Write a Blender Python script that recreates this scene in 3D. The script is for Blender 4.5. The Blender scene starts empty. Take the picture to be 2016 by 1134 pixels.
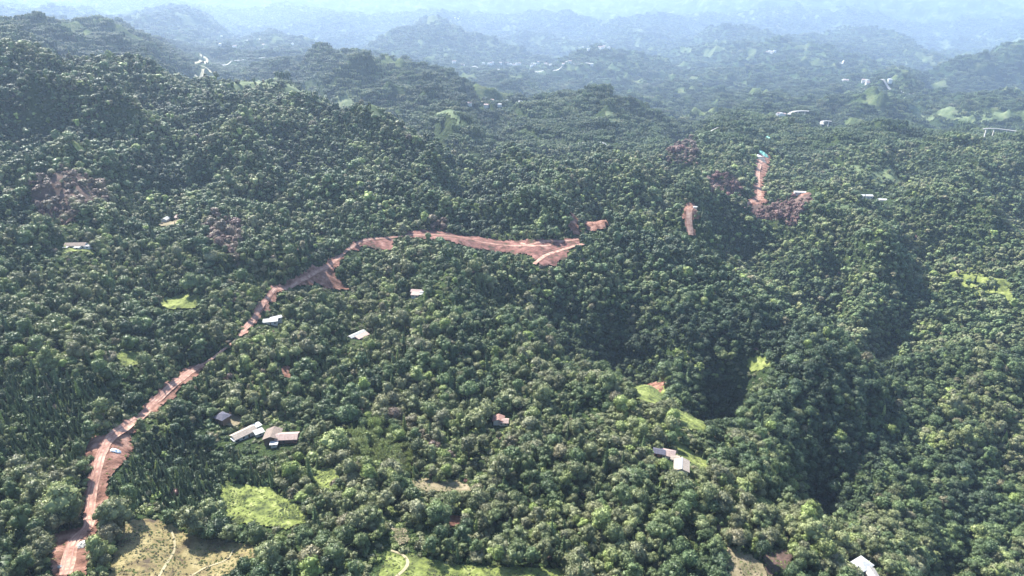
import bpy, math, random
import numpy as np
R = math.radians
rng = np.random.default_rng(7)
random.seed(7)
S = bpy.context.scene
COL = S.collection
# ------------------------------------------------------------------ camera model
F = 1345.0; PITCH = R(23.9); CAMZ = 420.0
cp, sp = math.cos(PITCH), math.sin(PITCH)
def uq(px, py):
    """pixel of the 2016x1134 picture -> sideways slope u = x/y and drop slope q = drop/y"""
    px = np.asarray(px, float); py = np.asarray(py, float)
    yc = F*cp + (567-py)*sp
    return (px-1008)/yc, (F*sp-(567-py)*cp)/yc
def project(x, y, z):
    x, y, z = np.asarray(x, float), np.asarray(y, float), np.asarray(z, float)-CAMZ
    d = y*cp - z*sp
    up = y*sp + z*cp
    return 1008+F*x/d, 567-F*up/d
# ------------------------------------------------------------------ noise
_perm = np.random.default_rng(3).permutation(4096)
_ang = np.random.default_rng(4).uniform(0, 2*np.pi, 4096)
def _h(ix, iy): return _perm[(_perm[ix & 4095] + iy) & 4095]
def noise(x, y):
    ix = np.floor(x).astype(int); iy = np.floor(y).astype(int)
    fx, fy = x-ix, y-iy
    def g(a, b):
        t = _ang[_h(ix+a, iy+b)]
        return np.cos(t)*(fx-a)+np.sin(t)*(fy-b)
    sx = fx*fx*fx*(fx*(fx*6-15)+10); sy = fy*fy*fy*(fy*(fy*6-15)+10)
    return (g(0,0)*(1-sx)+g(1,0)*sx)*(1-sy)+(g(0,1)*(1-sx)+g(1,1)*sx)*sy
def fbm(x, y, o=3):
    s = 0; a = 1
    for k in range(o):
        s = s+a*noise(x+17.3*k, y+9.1*k); x = x*2.03; y = y*2.03; a *= .5
    return s
def ridged(x, y, o=4):
    s = 0; a = 1; w = 1
    for k in range(o):
        n = 1-np.abs(noise(x+31.7*k, y+5.9*k))*2.1
        n = n*n; s = s+a*n*w; w = np.clip(n*1.6, 0, 1); x = x*2.05; y = y*2.05; a *= .5
    return s
def sstep(a, b, x):
    t = np.clip((x-a)/(b-a), 0, 1); return t*t*(3-2*t)
def relief(x, y):
    """eroded folds: small ones near, whole mountains far away"""
    x = np.asarray(x, float); y = np.asarray(y, float)
    n = (8+10*sstep(350, 700, y))*fbm(x/115, y/115, 3) + 3.5*noise(x/38, y/38) + (11+30*sstep(430, 750, y)*(1-.75*sstep(900, 1150, y)*(1-sstep(1500, 2200, y))))*(ridged(x/230+3, y/260, 3)-.7)*sstep(230, 450, y)
    n = n*(1-.8*np.exp(-((x+60)/260)**2-((y-690)/75)**2)-.7*np.exp(-((x-430)/100)**2-((y-1130)/230)**2))
    n = n + 30*(ridged(x/560+8.3, y/700+2.2, 4)-.7)*sstep(1000, 2200, y)
    n = n + 95*(ridged(x/1700+1.7, y/2100+6.2, 5)-.7)*sstep(3000, 7000, y)
    n = n + 190*(ridged(x/5200+4.1, y/5200+2.9, 6)-.7)*sstep(8000, 16000, y)
    return n*(1-.85*np.exp(-((x+1330)/330)**2-((y-3080)/500)**2))
# control points of the land: (px, py, forward distance) of places seen in the photograph
CP = [
 # left foreground and hillside
 (-150,1134,205),(0,1134,205),(0,1000,240),(0,800,320),(0,600,430),(0,400,640),(0,300,760),(0,200,880),(0,96,1010),(-200,96,1000),(-200,500,520),(-200,800,320),
 (150,1100,218),(150,950,268),(200,800,325),(200,620,450),(200,470,590),(200,350,720),(200,240,860),(200,140,1040),
 (300,152,1100),(430,186,1180),(330,300,860),(420,400,720),(420,520,560),(400,620,480),(380,720,415),(270,830,330),
 (560,192,1230),(700,232,1180),(640,300,960),(560,380,790),(600,440,710),(600,560,570),(560,640,490),
 (780,262,1120),(870,290,1010),(760,360,850),(900,400,790),(760,445,715),(900,462,700),(900,478,680),(1060,440,735),(1060,470,705),
 (1000,330,940),(1000,400,800),(1120,350,900),(1130,420,770),(1190,300,1080),(1250,360,920),(1260,420,800),
 # centre plateau
 (500,860,338),(600,860,335),(500,740,405),(640,700,440),(820,575,560),(780,500,650),(700,520,625),(950,520,620),(1060,515,650),
 (350,1090,228),(350,1134,212),(500,1000,262),(700,1000,262),(700,1134,215),(900,1134,222),(900,1000,272),(800,860,345),(900,760,405),(800,680,455),
 (1000,850,352),(1100,1000,275),(1150,1134,228),(1150,860,345),(1300,1000,275),(1400,1134,232),(1340,900,325),(1500,1050,262),(1600,1134,240),
 # rim of the plateau above the ravine
 (850,640,490),(1050,688,468),(1180,738,438),(1300,798,400),(1400,880,352),(1500,955,312),(1600,1015,288),(1700,1085,268),(1780,1134,255),
 (1245,758,432),(1280,772,422),(1312,790,410),(1280,752,436),(1350,812,402),(1394,826,395),(1390,854,378),(1318,796,412),
 # ravine floor
 (1000,630,570),(1110,700,550),(1200,762,540),(1430,910,475),(1600,1042,380),(1170,660,585),(1290,715,560),(1450,840,470),(1640,985,400),(1850,1134,318),(2100,1200,300),(1300,765,505),
 # right hill: crest and slopes
 (1140,470,715),(1780,765,528),
 (1250,560,650),(1300,640,590),(1450,680,555),(1500,780,490),(1650,850,440),(1800,1000,372),
 (1350,445,850),(1420,420,930),(1500,400,1010),(1500,300,1300),(1350,310,1180),(1390,290,1260),(1600,350,1180),
 (1700,560,735),(1900,500,850),(1900,700,590),(1900,900,432),(2016,1000,378),(2016,800,495),(2016,600,700),(2016,400,1090),(1750,400,1080),(1600,480,840),
 (2250,600,700),(2250,900,430),(2250,350,1250),
 (1620,300,1380),(1750,252,1520),(1850,280,1400),(2000,285,1450),(1650,262,1600),
 # middle distance
 (1150,286,1350),(1260,275,1450),(1380,272,1520),(1100,262,1430),(1050,205,1640),(1130,198,1720),(1210,215,1720),(1310,250,1640),(1440,235,1700),(1550,232,1900),
 (1000,255,1600),(940,245,1500),(880,225,1400),(960,200,2000),(950,172,2700),(1060,178,2800),(1300,195,2700),(1500,200,2500),
 (620,118,2150),(700,135,2100),(780,118,2250),(860,150,2250),(950,185,2200),(700,182,1700),(560,172,1600),(480,185,1450),(420,150,2250),(400,125,2700),(480,110,3000),
 (180,52,2450),(80,70,2300),(300,80,2600),(0,50,1500),(-200,40,1500),(120,100,1650),(260,130,1600),
 (345,16,4600),(240,45,4600),(440,60,4400),(300,70,3700),(560,90,3700),(700,105,4200),
 (850,46,4700),(780,75,4500),(1000,98,4300),(900,130,3600),(1100,135,4000),(1230,105,3600),(1150,150,3300),(1300,150,3400),
 (1440,55,5600),(1340,95,5000),(1600,72,5600),(1750,90,5400),(1900,132,4700),(1500,140,3600),(1700,170,3000),(1600,185,2700),
 (2016,100,3300),(2200,80,3300),(1900,132,3200),(1780,155,3000),(1850,190,2500),(2016,185,2500),(1950,235,2000),(2100,230,2000),(1800,215,2300),(1720,225,2050),
 # far ranges
 (1040,28,9500),(1250,36,9500),(1150,60,7500),(700,60,7000),(560,40,8000),(100,30,7500),(1000,80,6000),(1350,60,7200),
 (2016,19,12500),(1880,9,12500),(1700,-4,12500),(1500,-22,13500),(1820,120,7000),(1700,60,8000),(2200,36,12500),
 (1000,-30,17000),(500,-35,17000),(0,-30,17000),(1300,-28,17000),(-200,-30,17000),
]
cpn = np.array(CP, float)
CREST = [(1180,452,735),(1250,440,752),(1320,468,745),(1400,520,715),(1480,565,680),(1560,610,640),(1640,652,605),(1720,712,560),
 (-150,70,1010),(0,94,1010),(130,122,1040),(300,150,1100),(430,184,1180),(560,190,1230),(640,210,1210),(700,230,1180),(780,260,1120),(870,288,1010),(1000,320,1000),(1120,338,960),(1240,352,930),
 (0,50,1500),(80,56,1900),(180,52,2450),(270,70,2500),(1050,203,1640),(1130,196,1720),(1210,213,1720),(1290,240,1680),(620,116,2150),(700,133,2100),(780,116,2250),(860,148,2250),(940,182,2200),
 (345,14,4600),(280,34,4600),(420,44,4500),(520,70,4300),(850,44,4700),(790,66,4600),(930,70,4500),(1000,96,4300),(1440,53,5600),(1380,68,5600),(1530,66,5600),(1600,70,5600),(1750,88,5400),(1850,112,5000),
 (1750,250,1520),(1680,262,1500),(1830,268,1460),(2000,283,1450),(2016,98,3300),(1960,116,3250),(1880,134,3200),(1790,153,3000),(1850,188,2500),(1940,182,2500),(2016,184,2500),(1040,26,9500),(1140,30,9500),(1250,34,9500),(1350,285,1270),(1230,104,3600),(1150,112,3600)]
cpn = np.r_[cpn, np.array(CREST, float), np.array([(a, b+(9 if c < 900 else 30 if c < 1300 and a < 1000 else 20 if c < 2600 else 9), c*(1.13 if c < 900 else 1.32 if c < 1300 and a < 1000 else 1.22 if c < 2600 else 1.13)) for a, b, c in CREST], float)]
far = cpn[:,2] > 1300
yo = cpn[far,2]; cpn[far,2] = np.where(yo < 5200, 1300*(yo/1300)**1.32, 8100+(yo-5200)*.52)
cu, cq = uq(cpn[:,0], cpn[:,1]); cy = cpn[:,2]
ch = CAMZ - cq*cy
ch = ch - np.where(cy < 1300, 4.0, 3.0)
# land far beyond and beside what the photograph shows
ex = [(u, y, CAMZ-60) for y in (30000, 50000) for u in (-.9, -.4, 0, .4, .9)] + [(u, 12000, CAMZ-420) for u in (-1.1, 1.1)] + \
     [(-1.2, 250, CAMZ-190), (-1.2, 1200, CAMZ-60), (-1.2, 2500, CAMZ-150), (1.2, 300, CAMZ-330), (1.2, 1200, CAMZ-330), (1.2, 2500, CAMZ-300), (-.8, 100, CAMZ-215), (0, 100, CAMZ-220), (.8, 100, CAMZ-330)]
cu = np.r_[cu, [e[0] for e in ex]]; cy = np.r_[cy, [e[1] for e in ex]]; ch = np.r_[ch, [e[2] for e in ex]]
kv = .42
def phi(du, dv): return np.sqrt((du*1.3)**2 + (dv*kv)**2 + .035**2)
cv = np.log(cy)
A = phi(cu[:,None]-cu[None], cv[:,None]-cv[None]); n_ = len(cu)
M_ = np.zeros((n_+1, n_+1)); M_[:n_,:n_] = A - np.eye(n_)*.001; M_[:n_,n_] = 1; M_[n_,:n_] = 1
W_ = np.linalg.solve(M_, np.r_[(ch-relief(cu*cy, cy))/ (60+cy*.06), 0])
NV, NU = 840, 790
V0, V1 = math.log(110), math.log(52000); U0, U1 = -1.3, 1.3
gv = np.linspace(V0, V1, NV); gu = np.linspace(U0, U1, NU)
GU, GV = np.meshgrid(gu, gv); GY = np.exp(GV); GX = GU*GY
H = np.full(GU.shape, W_[n_])
for k in range(n_): H += W_[k]*phi(GU-cu[k], GV-cv[k])
H = H*(60+GY*.06) + relief(GX, GY)
H = np.where(H > CAMZ-60, CAMZ-60+110*np.tanh((H-CAMZ+60)/110), H)
def ground(x, y):
    x = np.asarray(x, float); y = np.maximum(np.asarray(y, float), 111)
    a = (np.log(y)-V0)/(V1-V0)*(NV-1); b = np.clip((x/y-U0)/(U1-U0)*(NU-1), 0, NU-1.001)
    a = np.clip(a, 0, NV-1.001)
    i, j = a.astype(int), b.astype(int); fa, fb = a-i, b-j
    return (H[i,j]*(1-fb)+H[i,j+1]*fb)*(1-fa)+(H[i+1,j]*(1-fb)+H[i+1,j+1]*fb)*fa
def hit(px, py):
    """where the ray through a pixel first meets the ground"""
    u, q = uq(px, py); u = float(u); q = float(q)
    ys = np.exp(np.linspace(math.log(130), math.log(51000), 2800))
    g = ground(u*ys, ys); r = CAMZ-q*ys
    m = np.nonzero(g >= r)[0]
    if len(m) == 0: return u*51000, 51000.0
    k = m[0]
    if k == 0: return u*ys[0], ys[0]
    a, b = r[k-1]-g[k-1], g[k]-r[k]
    y = ys[k-1]+(ys[k]-ys[k-1])*a/(a+b+1e-9)
    return u*y, float(y)
def hits(pl): return np.array([hit(*p) for p in pl])
def inpoly(x, y, P):
    x = np.asarray(x); y = np.asarray(y); r = np.zeros(x.shape, bool); n = len(P); j = n-1
    for i in range(n):
        xi, yi = P[i]; xj, yj = P[j]
        c = ((yi > y) != (yj > y)) & (x < (xj-xi)*(y-yi)/(yj-yi+1e-12)+xi)
        r ^= c; j = i
    return r
# screening: how far a place lies behind the nearer land
SL = (CAMZ-H)/GY
CM = np.minimum.accumulate(SL, axis=0)
def hidden_by(x, y, top):
    a = (np.log(y)-V0)/(V1-V0)*(NV-1); b = np.clip((x/y-U0)/(U1-U0)*(NU-1), 0, NU-1)
    i = np.clip(a.astype(int)-2, 0, NV-1); j = np.clip(np.round(b).astype(int), 0, NU-1)
    return ((CAMZ-top)/y-CM[i,j])*y      # metres below the line of sight
# ------------------------------------------------------------------ materials
def mat(name):
    m = bpy.data.materials.new(name); m.use_nodes = True; nt = m.node_tree
    b = nt.nodes["Principled BSDF"]; b.inputs["Roughness"].default_value = .85
    b.inputs["Specular IOR Level"].default_value = .25
    return m, nt, b
def N(nt, t, **k):
    n = nt.nodes.new(t)
    for a, v in k.items():
        if a in n.inputs: n.inputs[a].default_value = v
        else: setattr(n, a, v)
    return n
def ramp(nt, stops, interp='LINEAR'):
    r = nt.nodes.new('ShaderNodeValToRGB'); e = r.color_ramp.elements; r.color_ramp.interpolation = interp
    e[0].position, e[0].color = stops[0][0], (*stops[0][1], 1)
    e[1].position, e[1].color = stops[1][0], (*stops[1][1], 1)
    for p, c in stops[2:]:
        x = e.new(p); x.color = (*c, 1)
    return r
def noise_mat(name, stops, scale=.2, detail=6, rough=.9, bump=.0, bscale=None, bdist=.3, spec=.2):
    m, nt, b = mat(name); L = nt.links.new
    tc = N(nt, 'ShaderNodeNewGeometry')
    nz = N(nt, 'ShaderNodeTexNoise', Scale=scale, Detail=detail, Roughness=.65)
    L(tc.outputs['Position'], nz.inputs['Vector'])
    rp = ramp(nt, stops); L(nz.outputs['Fac'], rp.inputs[0]); L(rp.outputs[0], b.inputs['Base Color'])
    b.inputs['Roughness'].default_value = rough; b.inputs['Specular IOR Level'].default_value = spec
    if bump:
        n2 = N(nt, 'ShaderNodeTexNoise', Scale=bscale or scale*4, Detail=5, Roughness=.7)
        L(tc.outputs['Position'], n2.inputs['Vector'])
        bp = N(nt, 'ShaderNodeBump', Strength=bump, Distance=bdist); L(n2.outputs['Fac'], bp.inputs['Height'])
        L(bp.outputs[0], b.inputs['Normal'])
    return m
FOL = [(0.0,(.043,.067,.035)),(.22,(.066,.100,.043)),(.42,(.098,.136,.054)),(.58,(.130,.147,.066)),(.72,(.160,.165,.092)),(.84,(.185,.235,.070)),(.92,(.17,.135,.10)),(1.0,(.13,.065,.06))]
def foliage_mat(name, spec=.27, rough=.5):
    m, nt, b = mat(name); L = nt.links.new
    at = N(nt, 'ShaderNodeAttribute', attribute_name='hue', attribute_type='INSTANCER')
    g = N(nt, 'ShaderNodeNewGeometry')
    mr = N(nt, 'ShaderNodeMapRange'); mr.inputs['To Min'].default_value = .62; mr.inputs['To Max'].default_value = 1.45
    L(g.outputs['Random Per Island'], mr.inputs['Value'])
    rp = ramp(nt, FOL); L(at.outputs['Fac'], rp.inputs[0])
    hs = N(nt, 'ShaderNodeHueSaturation'); L(rp.outputs[0], hs.inputs['Color']); L(mr.outputs[0], hs.inputs['Value'])
    oi = N(nt, 'ShaderNodeObjectInfo'); m2 = N(nt, 'ShaderNodeMapRange'); m2.inputs['To Min'].default_value = .72; m2.inputs['To Max'].default_value = 1.38
    L(oi.outputs['Random'], m2.inputs['Value'])
    mm = N(nt, 'ShaderNodeMath', operation='MULTIPLY'); L(mr.outputs[0], mm.inputs[0]); L(m2.outputs[0], mm.inputs[1]); L(mm.outputs[0], hs.inputs['Value'])
    L(hs.outputs[0], b.inputs['Base Color'])
    b.inputs['Roughness'].default_value = rough; b.inputs['Specular IOR Level'].default_value = spec
    tr = N(nt, 'ShaderNodeBsdfTranslucent'); L(hs.outputs[0], tr.inputs[0])
    mx = N(nt, 'ShaderNodeMixShader'); mx.inputs[0].default_value = .22
    L(b.outputs[0], mx.inputs[1]); L(tr.outputs[0], mx.inputs[2])
    L(mx.outputs[0], nt.nodes['Material Output'].inputs['Surface'])
    return m
M = {}
M['leaf'] = foliage_mat('foliage')
M['bark'] = noise_mat('bark', [(.3,(.09,.07,.055)),(.7,(.17,.14,.11))], 2.0)
# land: forest floor near, meadow patches, far forested mountains
def land_mat():
    m, nt, b = mat('land'); L = nt.links.new
    g = N(nt, 'ShaderNodeNewGeometry')
    sep = N(nt, 'ShaderNodeSeparateXYZ'); L(g.outputs['Position'], sep.inputs[0])
    def nz(scale, detail=5, r=.6):
        n = N(nt, 'ShaderNodeTexNoise', Scale=scale, Detail=detail, Roughness=r); L(g.outputs['Position'], n.inputs['Vector']); return n
    near = ramp(nt, [(.3,(.020,.030,.014)),(.52,(.035,.055,.020)),(.7,(.07,.075,.035))]); L(nz(.12,8,.7).outputs['Fac'], near.inputs[0])
    far = ramp(nt, [(.30,(.012,.026,.014)),(.47,(.024,.044,.020)),(.56,(.045,.075,.030)),(.63,(.10,.13,.06)),(.74,(.20,.19,.12))])
    L(nz(.0042,12,.72).outputs['Fac'], far.inputs[0])
    mr = N(nt, 'ShaderNodeMapRange'); mr.inputs['From Min'].default_value = 1600; mr.inputs['From Max'].default_value = 3600
    L(sep.outputs['Y'], mr.inputs['Value'])
    mx = N(nt, 'ShaderNodeMix', data_type='RGBA'); L(mr.outputs[0], mx.inputs[0]); L(near.outputs[0], mx.inputs[6]); L(far.outputs[0], mx.inputs[7])
    # meadows and plots carried by the ground itself
    at = N(nt, 'ShaderNodeAttribute', attribute_name='open')
    mead = ramp(nt, [(.35,(.045,.065,.025)),(.5,(.085,.115,.045)),(.65,(.15,.16,.08))]); L(nz(.02,8,.7).outputs['Fac'], mead.inputs[0])
    m2 = N(nt, 'ShaderNodeMix', data_type='RGBA'); L(at.outputs['Fac'], m2.inputs[0]); L(mx.outputs[2], m2.inputs[6]); L(mead.outputs[0], m2.inputs[7])
    L(m2.outputs[2], b.inputs['Base Color'])
    bp = N(nt, 'ShaderNodeBump', Strength=1.0, Distance=14.0); L(nz(.035,6,.75).outputs['Fac'], bp.inputs['Height'])
    L(bp.outputs[0], b.inputs['Normal'])
    b.inputs['Roughness'].default_value = 1; b.inputs['Specular IOR Level'].default_value = .05
    return m
M['land'] = land_mat()
M['earth'] = noise_mat('red_earth', [(.36,(.07,.033,.023)),(.45,(.15,.072,.05)),(.53,(.215,.112,.08)),(.66,(.33,.20,.15))], .16, 12, .95, 1.0, .6, 1.2)
M['road'] = noise_mat('packed_dirt', [(.36,(.19,.10,.072)),(.48,(.30,.175,.13)),(.62,(.42,.28,.215))], .25, 10, .95, .4, .8, .4)
M['rut'] = noise_mat('wheel_rut', [(.3,(.20,.10,.08)),(.7,(.34,.20,.16))], .4, 6, .95)
M['cut'] = noise_mat('shaded_cut_bank', [(.38,(.04,.038,.02)),(.46,(.095,.045,.036)),(.54,(.16,.075,.06)),(.68,(.26,.15,.12))], .1, 10, .95, .9, .35, 1.2)  # dark red soil, darkened further: the bank's shade is put into the colour
M['brown'] = noise_mat('brown_scrub', [(.35,(.04,.03,.022)),(.5,(.085,.055,.045)),(.66,(.17,.11,.09))], .08, 10, .95, 1, .6, .8)
M['tan'] = noise_mat('dry_grass', [(.33,(.07,.052,.035)),(.43,(.145,.115,.055)),(.52,(.20,.165,.075)),(.66,(.28,.235,.12))], .13, 12, .95, 1.0, .9, .6)
M['lime'] = noise_mat('bright_grass', [(.35,(.03,.042,.015)),(.45,(.095,.115,.032)),(.53,(.15,.18,.045)),(.64,(.23,.25,.095))], .15, 10, .95, 1.0, .7, .6)
M['dull'] = noise_mat('far_pasture', [(.33,(.04,.06,.03)),(.46,(.07,.10,.045)),(.56,(.11,.14,.065)),(.68,(.17,.18,.11))], .03, 10, .95)
M['dry'] = noise_mat('dry_scrub', [(.28,(.07,.065,.035)),(.5,(.17,.145,.085)),(.72,(.27,.22,.15))], .14, 10, .95, 1.0, .7, .6)
M['plough'] = noise_mat('bare_plot', [(.3,(.20,.16,.11)),(.5,(.33,.26,.18)),(.72,(.44,.36,.26))], .2, 8, .95, .5, .8, .4)
M['path'] = noise_mat('trodden_path', [(.3,(.22,.19,.11)),(.7,(.34,.30,.19))], .5, 6, .95)
M['paleroad'] = noise_mat('pale_concrete_road', [(.3,(.22,.22,.21)),(.7,(.33,.32,.30))], .1, 4, .9)
M['sandroad'] = noise_mat('sandy_road', [(.3,(.26,.24,.15)),(.7,(.36,.33,.22))], .05, 4, .9)
M['rubble'] = noise_mat('pale_rubble', [(.35,(.30,.29,.26)),(.6,(.5,.49,.45))], .6, 8, .9, 1, 1.2, .5)
def roof_mat(name, c, rib=3.0):
    m, nt, b = mat(name); L = nt.links.new
    tc = N(nt, 'ShaderNodeTexCoord')
    n = N(nt, 'ShaderNodeTexNoise', Scale=.9, Detail=6, Roughness=.7); L(tc.outputs['Object'], n.inputs['Vector'])
    rp = ramp(nt, [(.3, tuple(v*.62 for v in c)), (.55, c), (.75, tuple(min(1, v*1.3) for v in c))]); L(n.outputs['Fac'], rp.inputs[0])
    L(rp.outputs[0], b.inputs['Base Color'])
    w = N(nt, 'ShaderNodeTexWave', Scale=rib, Distortion=.3); w.bands_direction = 'X'; L(tc.outputs['Object'], w.inputs['Vector'])
    bp = N(nt, 'ShaderNodeBump', Strength=.5, Distance=.08); L(w.outputs['Fac'], bp.inputs['Height']); L(bp.outputs[0], b.inputs['Normal'])
    b.inputs['Roughness'].default_value = .75
    return m
M['r_brown'] = roof_mat('brown_tiles', (.20,.155,.125)); M['r_red'] = roof_mat('red_brown_tiles', (.26,.15,.125)); M['r_pink'] = roof_mat('faded_pink_tiles', (.34,.25,.22))
M['r_slate'] = roof_mat('dark_slate', (.085,.085,.115)); M['r_grey'] = roof_mat('grey_tiles', (.30,.28,.26)); M['r_white'] = roof_mat('white_sheet_roof', (.40,.41,.41), 1.5)
M['r_tan'] = roof_mat('tan_tiles', (.31,.26,.215)); M['r_metal'] = roof_mat('light_metal_roof', (.35,.36,.34), 2)
M['w_white'] = noise_mat('white_plaster', [(.3,(.46,.45,.42)),(.7,(.64,.63,.60))], .8, 5, .8)
M['w_brown'] = noise_mat('timber_wall', [(.3,(.10,.065,.045)),(.7,(.18,.12,.085))], 1.2, 5, .8)
M['w_pink'] = noise_mat('pink_plaster', [(.3,(.45,.33,.30)),(.7,(.60,.46,.42))], .8, 5, .8)
M['w_red'] = noise_mat('red_brick_wall', [(.3,(.30,.13,.10)),(.7,(.42,.20,.15))], 1.5, 5, .8)
M['glass'] = mat('window_glass')[0]; M['glass'].node_tree.nodes['Principled BSDF'].inputs['Base Color'].default_value = (.03,.04,.05,1); M['glass'].node_tree.nodes['Principled BSDF'].inputs['Roughness'].default_value = .15
M['door'] = noise_mat('door_wood', [(.3,(.12,.07,.045)),(.7,(.2,.12,.08))], 3, 3, .6)
M['concrete'] = noise_mat('concrete', [(.3,(.38,.37,.34)),(.7,(.56,.54,.5))], .7, 6, .9)
M['turq'] = noise_mat('turquoise_sheeting', [(.3,(.12,.33,.26)),(.6,(.20,.44,.35)),(.8,(.40,.54,.47))], .15, 5, .5, .6, .4, .5)
M['tarp'] = noise_mat('white_sheeting', [(.3,(.52,.60,.62)),(.6,(.74,.78,.79))], .5, 5, .5)
# ------------------------------------------------------------------ mesh helpers
def mesh_obj(name, V, Fc, m, parent=None, smooth=False, attrs=None):
    me = bpy.data.meshes.new(name)
    V = np.asarray(V, np.float32)
    if isinstance(Fc, np.ndarray):
        k = Fc.shape[1]; nf = len(Fc)
        me.vertices.add(len(V)); me.vertices.foreach_set('co', V.ravel())
        me.loops.add(nf*k); me.loops.foreach_set('vertex_index', Fc.astype(np.int32).ravel())
        me.polygons.add(nf); me.polygons.foreach_set('loop_start', np.arange(0, nf*k, k, dtype=np.int32))
        me.polygons.foreach_set('loop_total', np.full(nf, k, np.int32))
    else:
        me.from_pydata([tuple(map(float, v)) for v in V], [], Fc)
    if attrs:
        for a, v in attrs.items():
            at = me.attributes.new(a, 'FLOAT', 'POINT'); at.data.foreach_set('value', np.asarray(v, np.float32))
    me.update(calc_edges=True)
    if smooth: me.polygons.foreach_set('use_smooth', np.ones(len(me.polygons), bool))
    if m: me.materials.append(m)
    o = bpy.data.objects.new(name, me); COL.objects.link(o)
    if parent: o.parent = parent
    return o
def tag(o, label=None, cat=None, group=None, kind=None):
    for k, v in (('label', label), ('category', cat), ('group', group), ('kind', kind)):
        if v: o[k] = v
    return o
def empty(name, x, y, z=None, rz=0):
    o = bpy.data.objects.new(name, None); COL.objects.link(o)
    o.location = (x, y, float(ground(x, y)) if z is None else z); o.rotation_euler = (0, 0, rz); o.empty_display_size = 2
    return o
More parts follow.
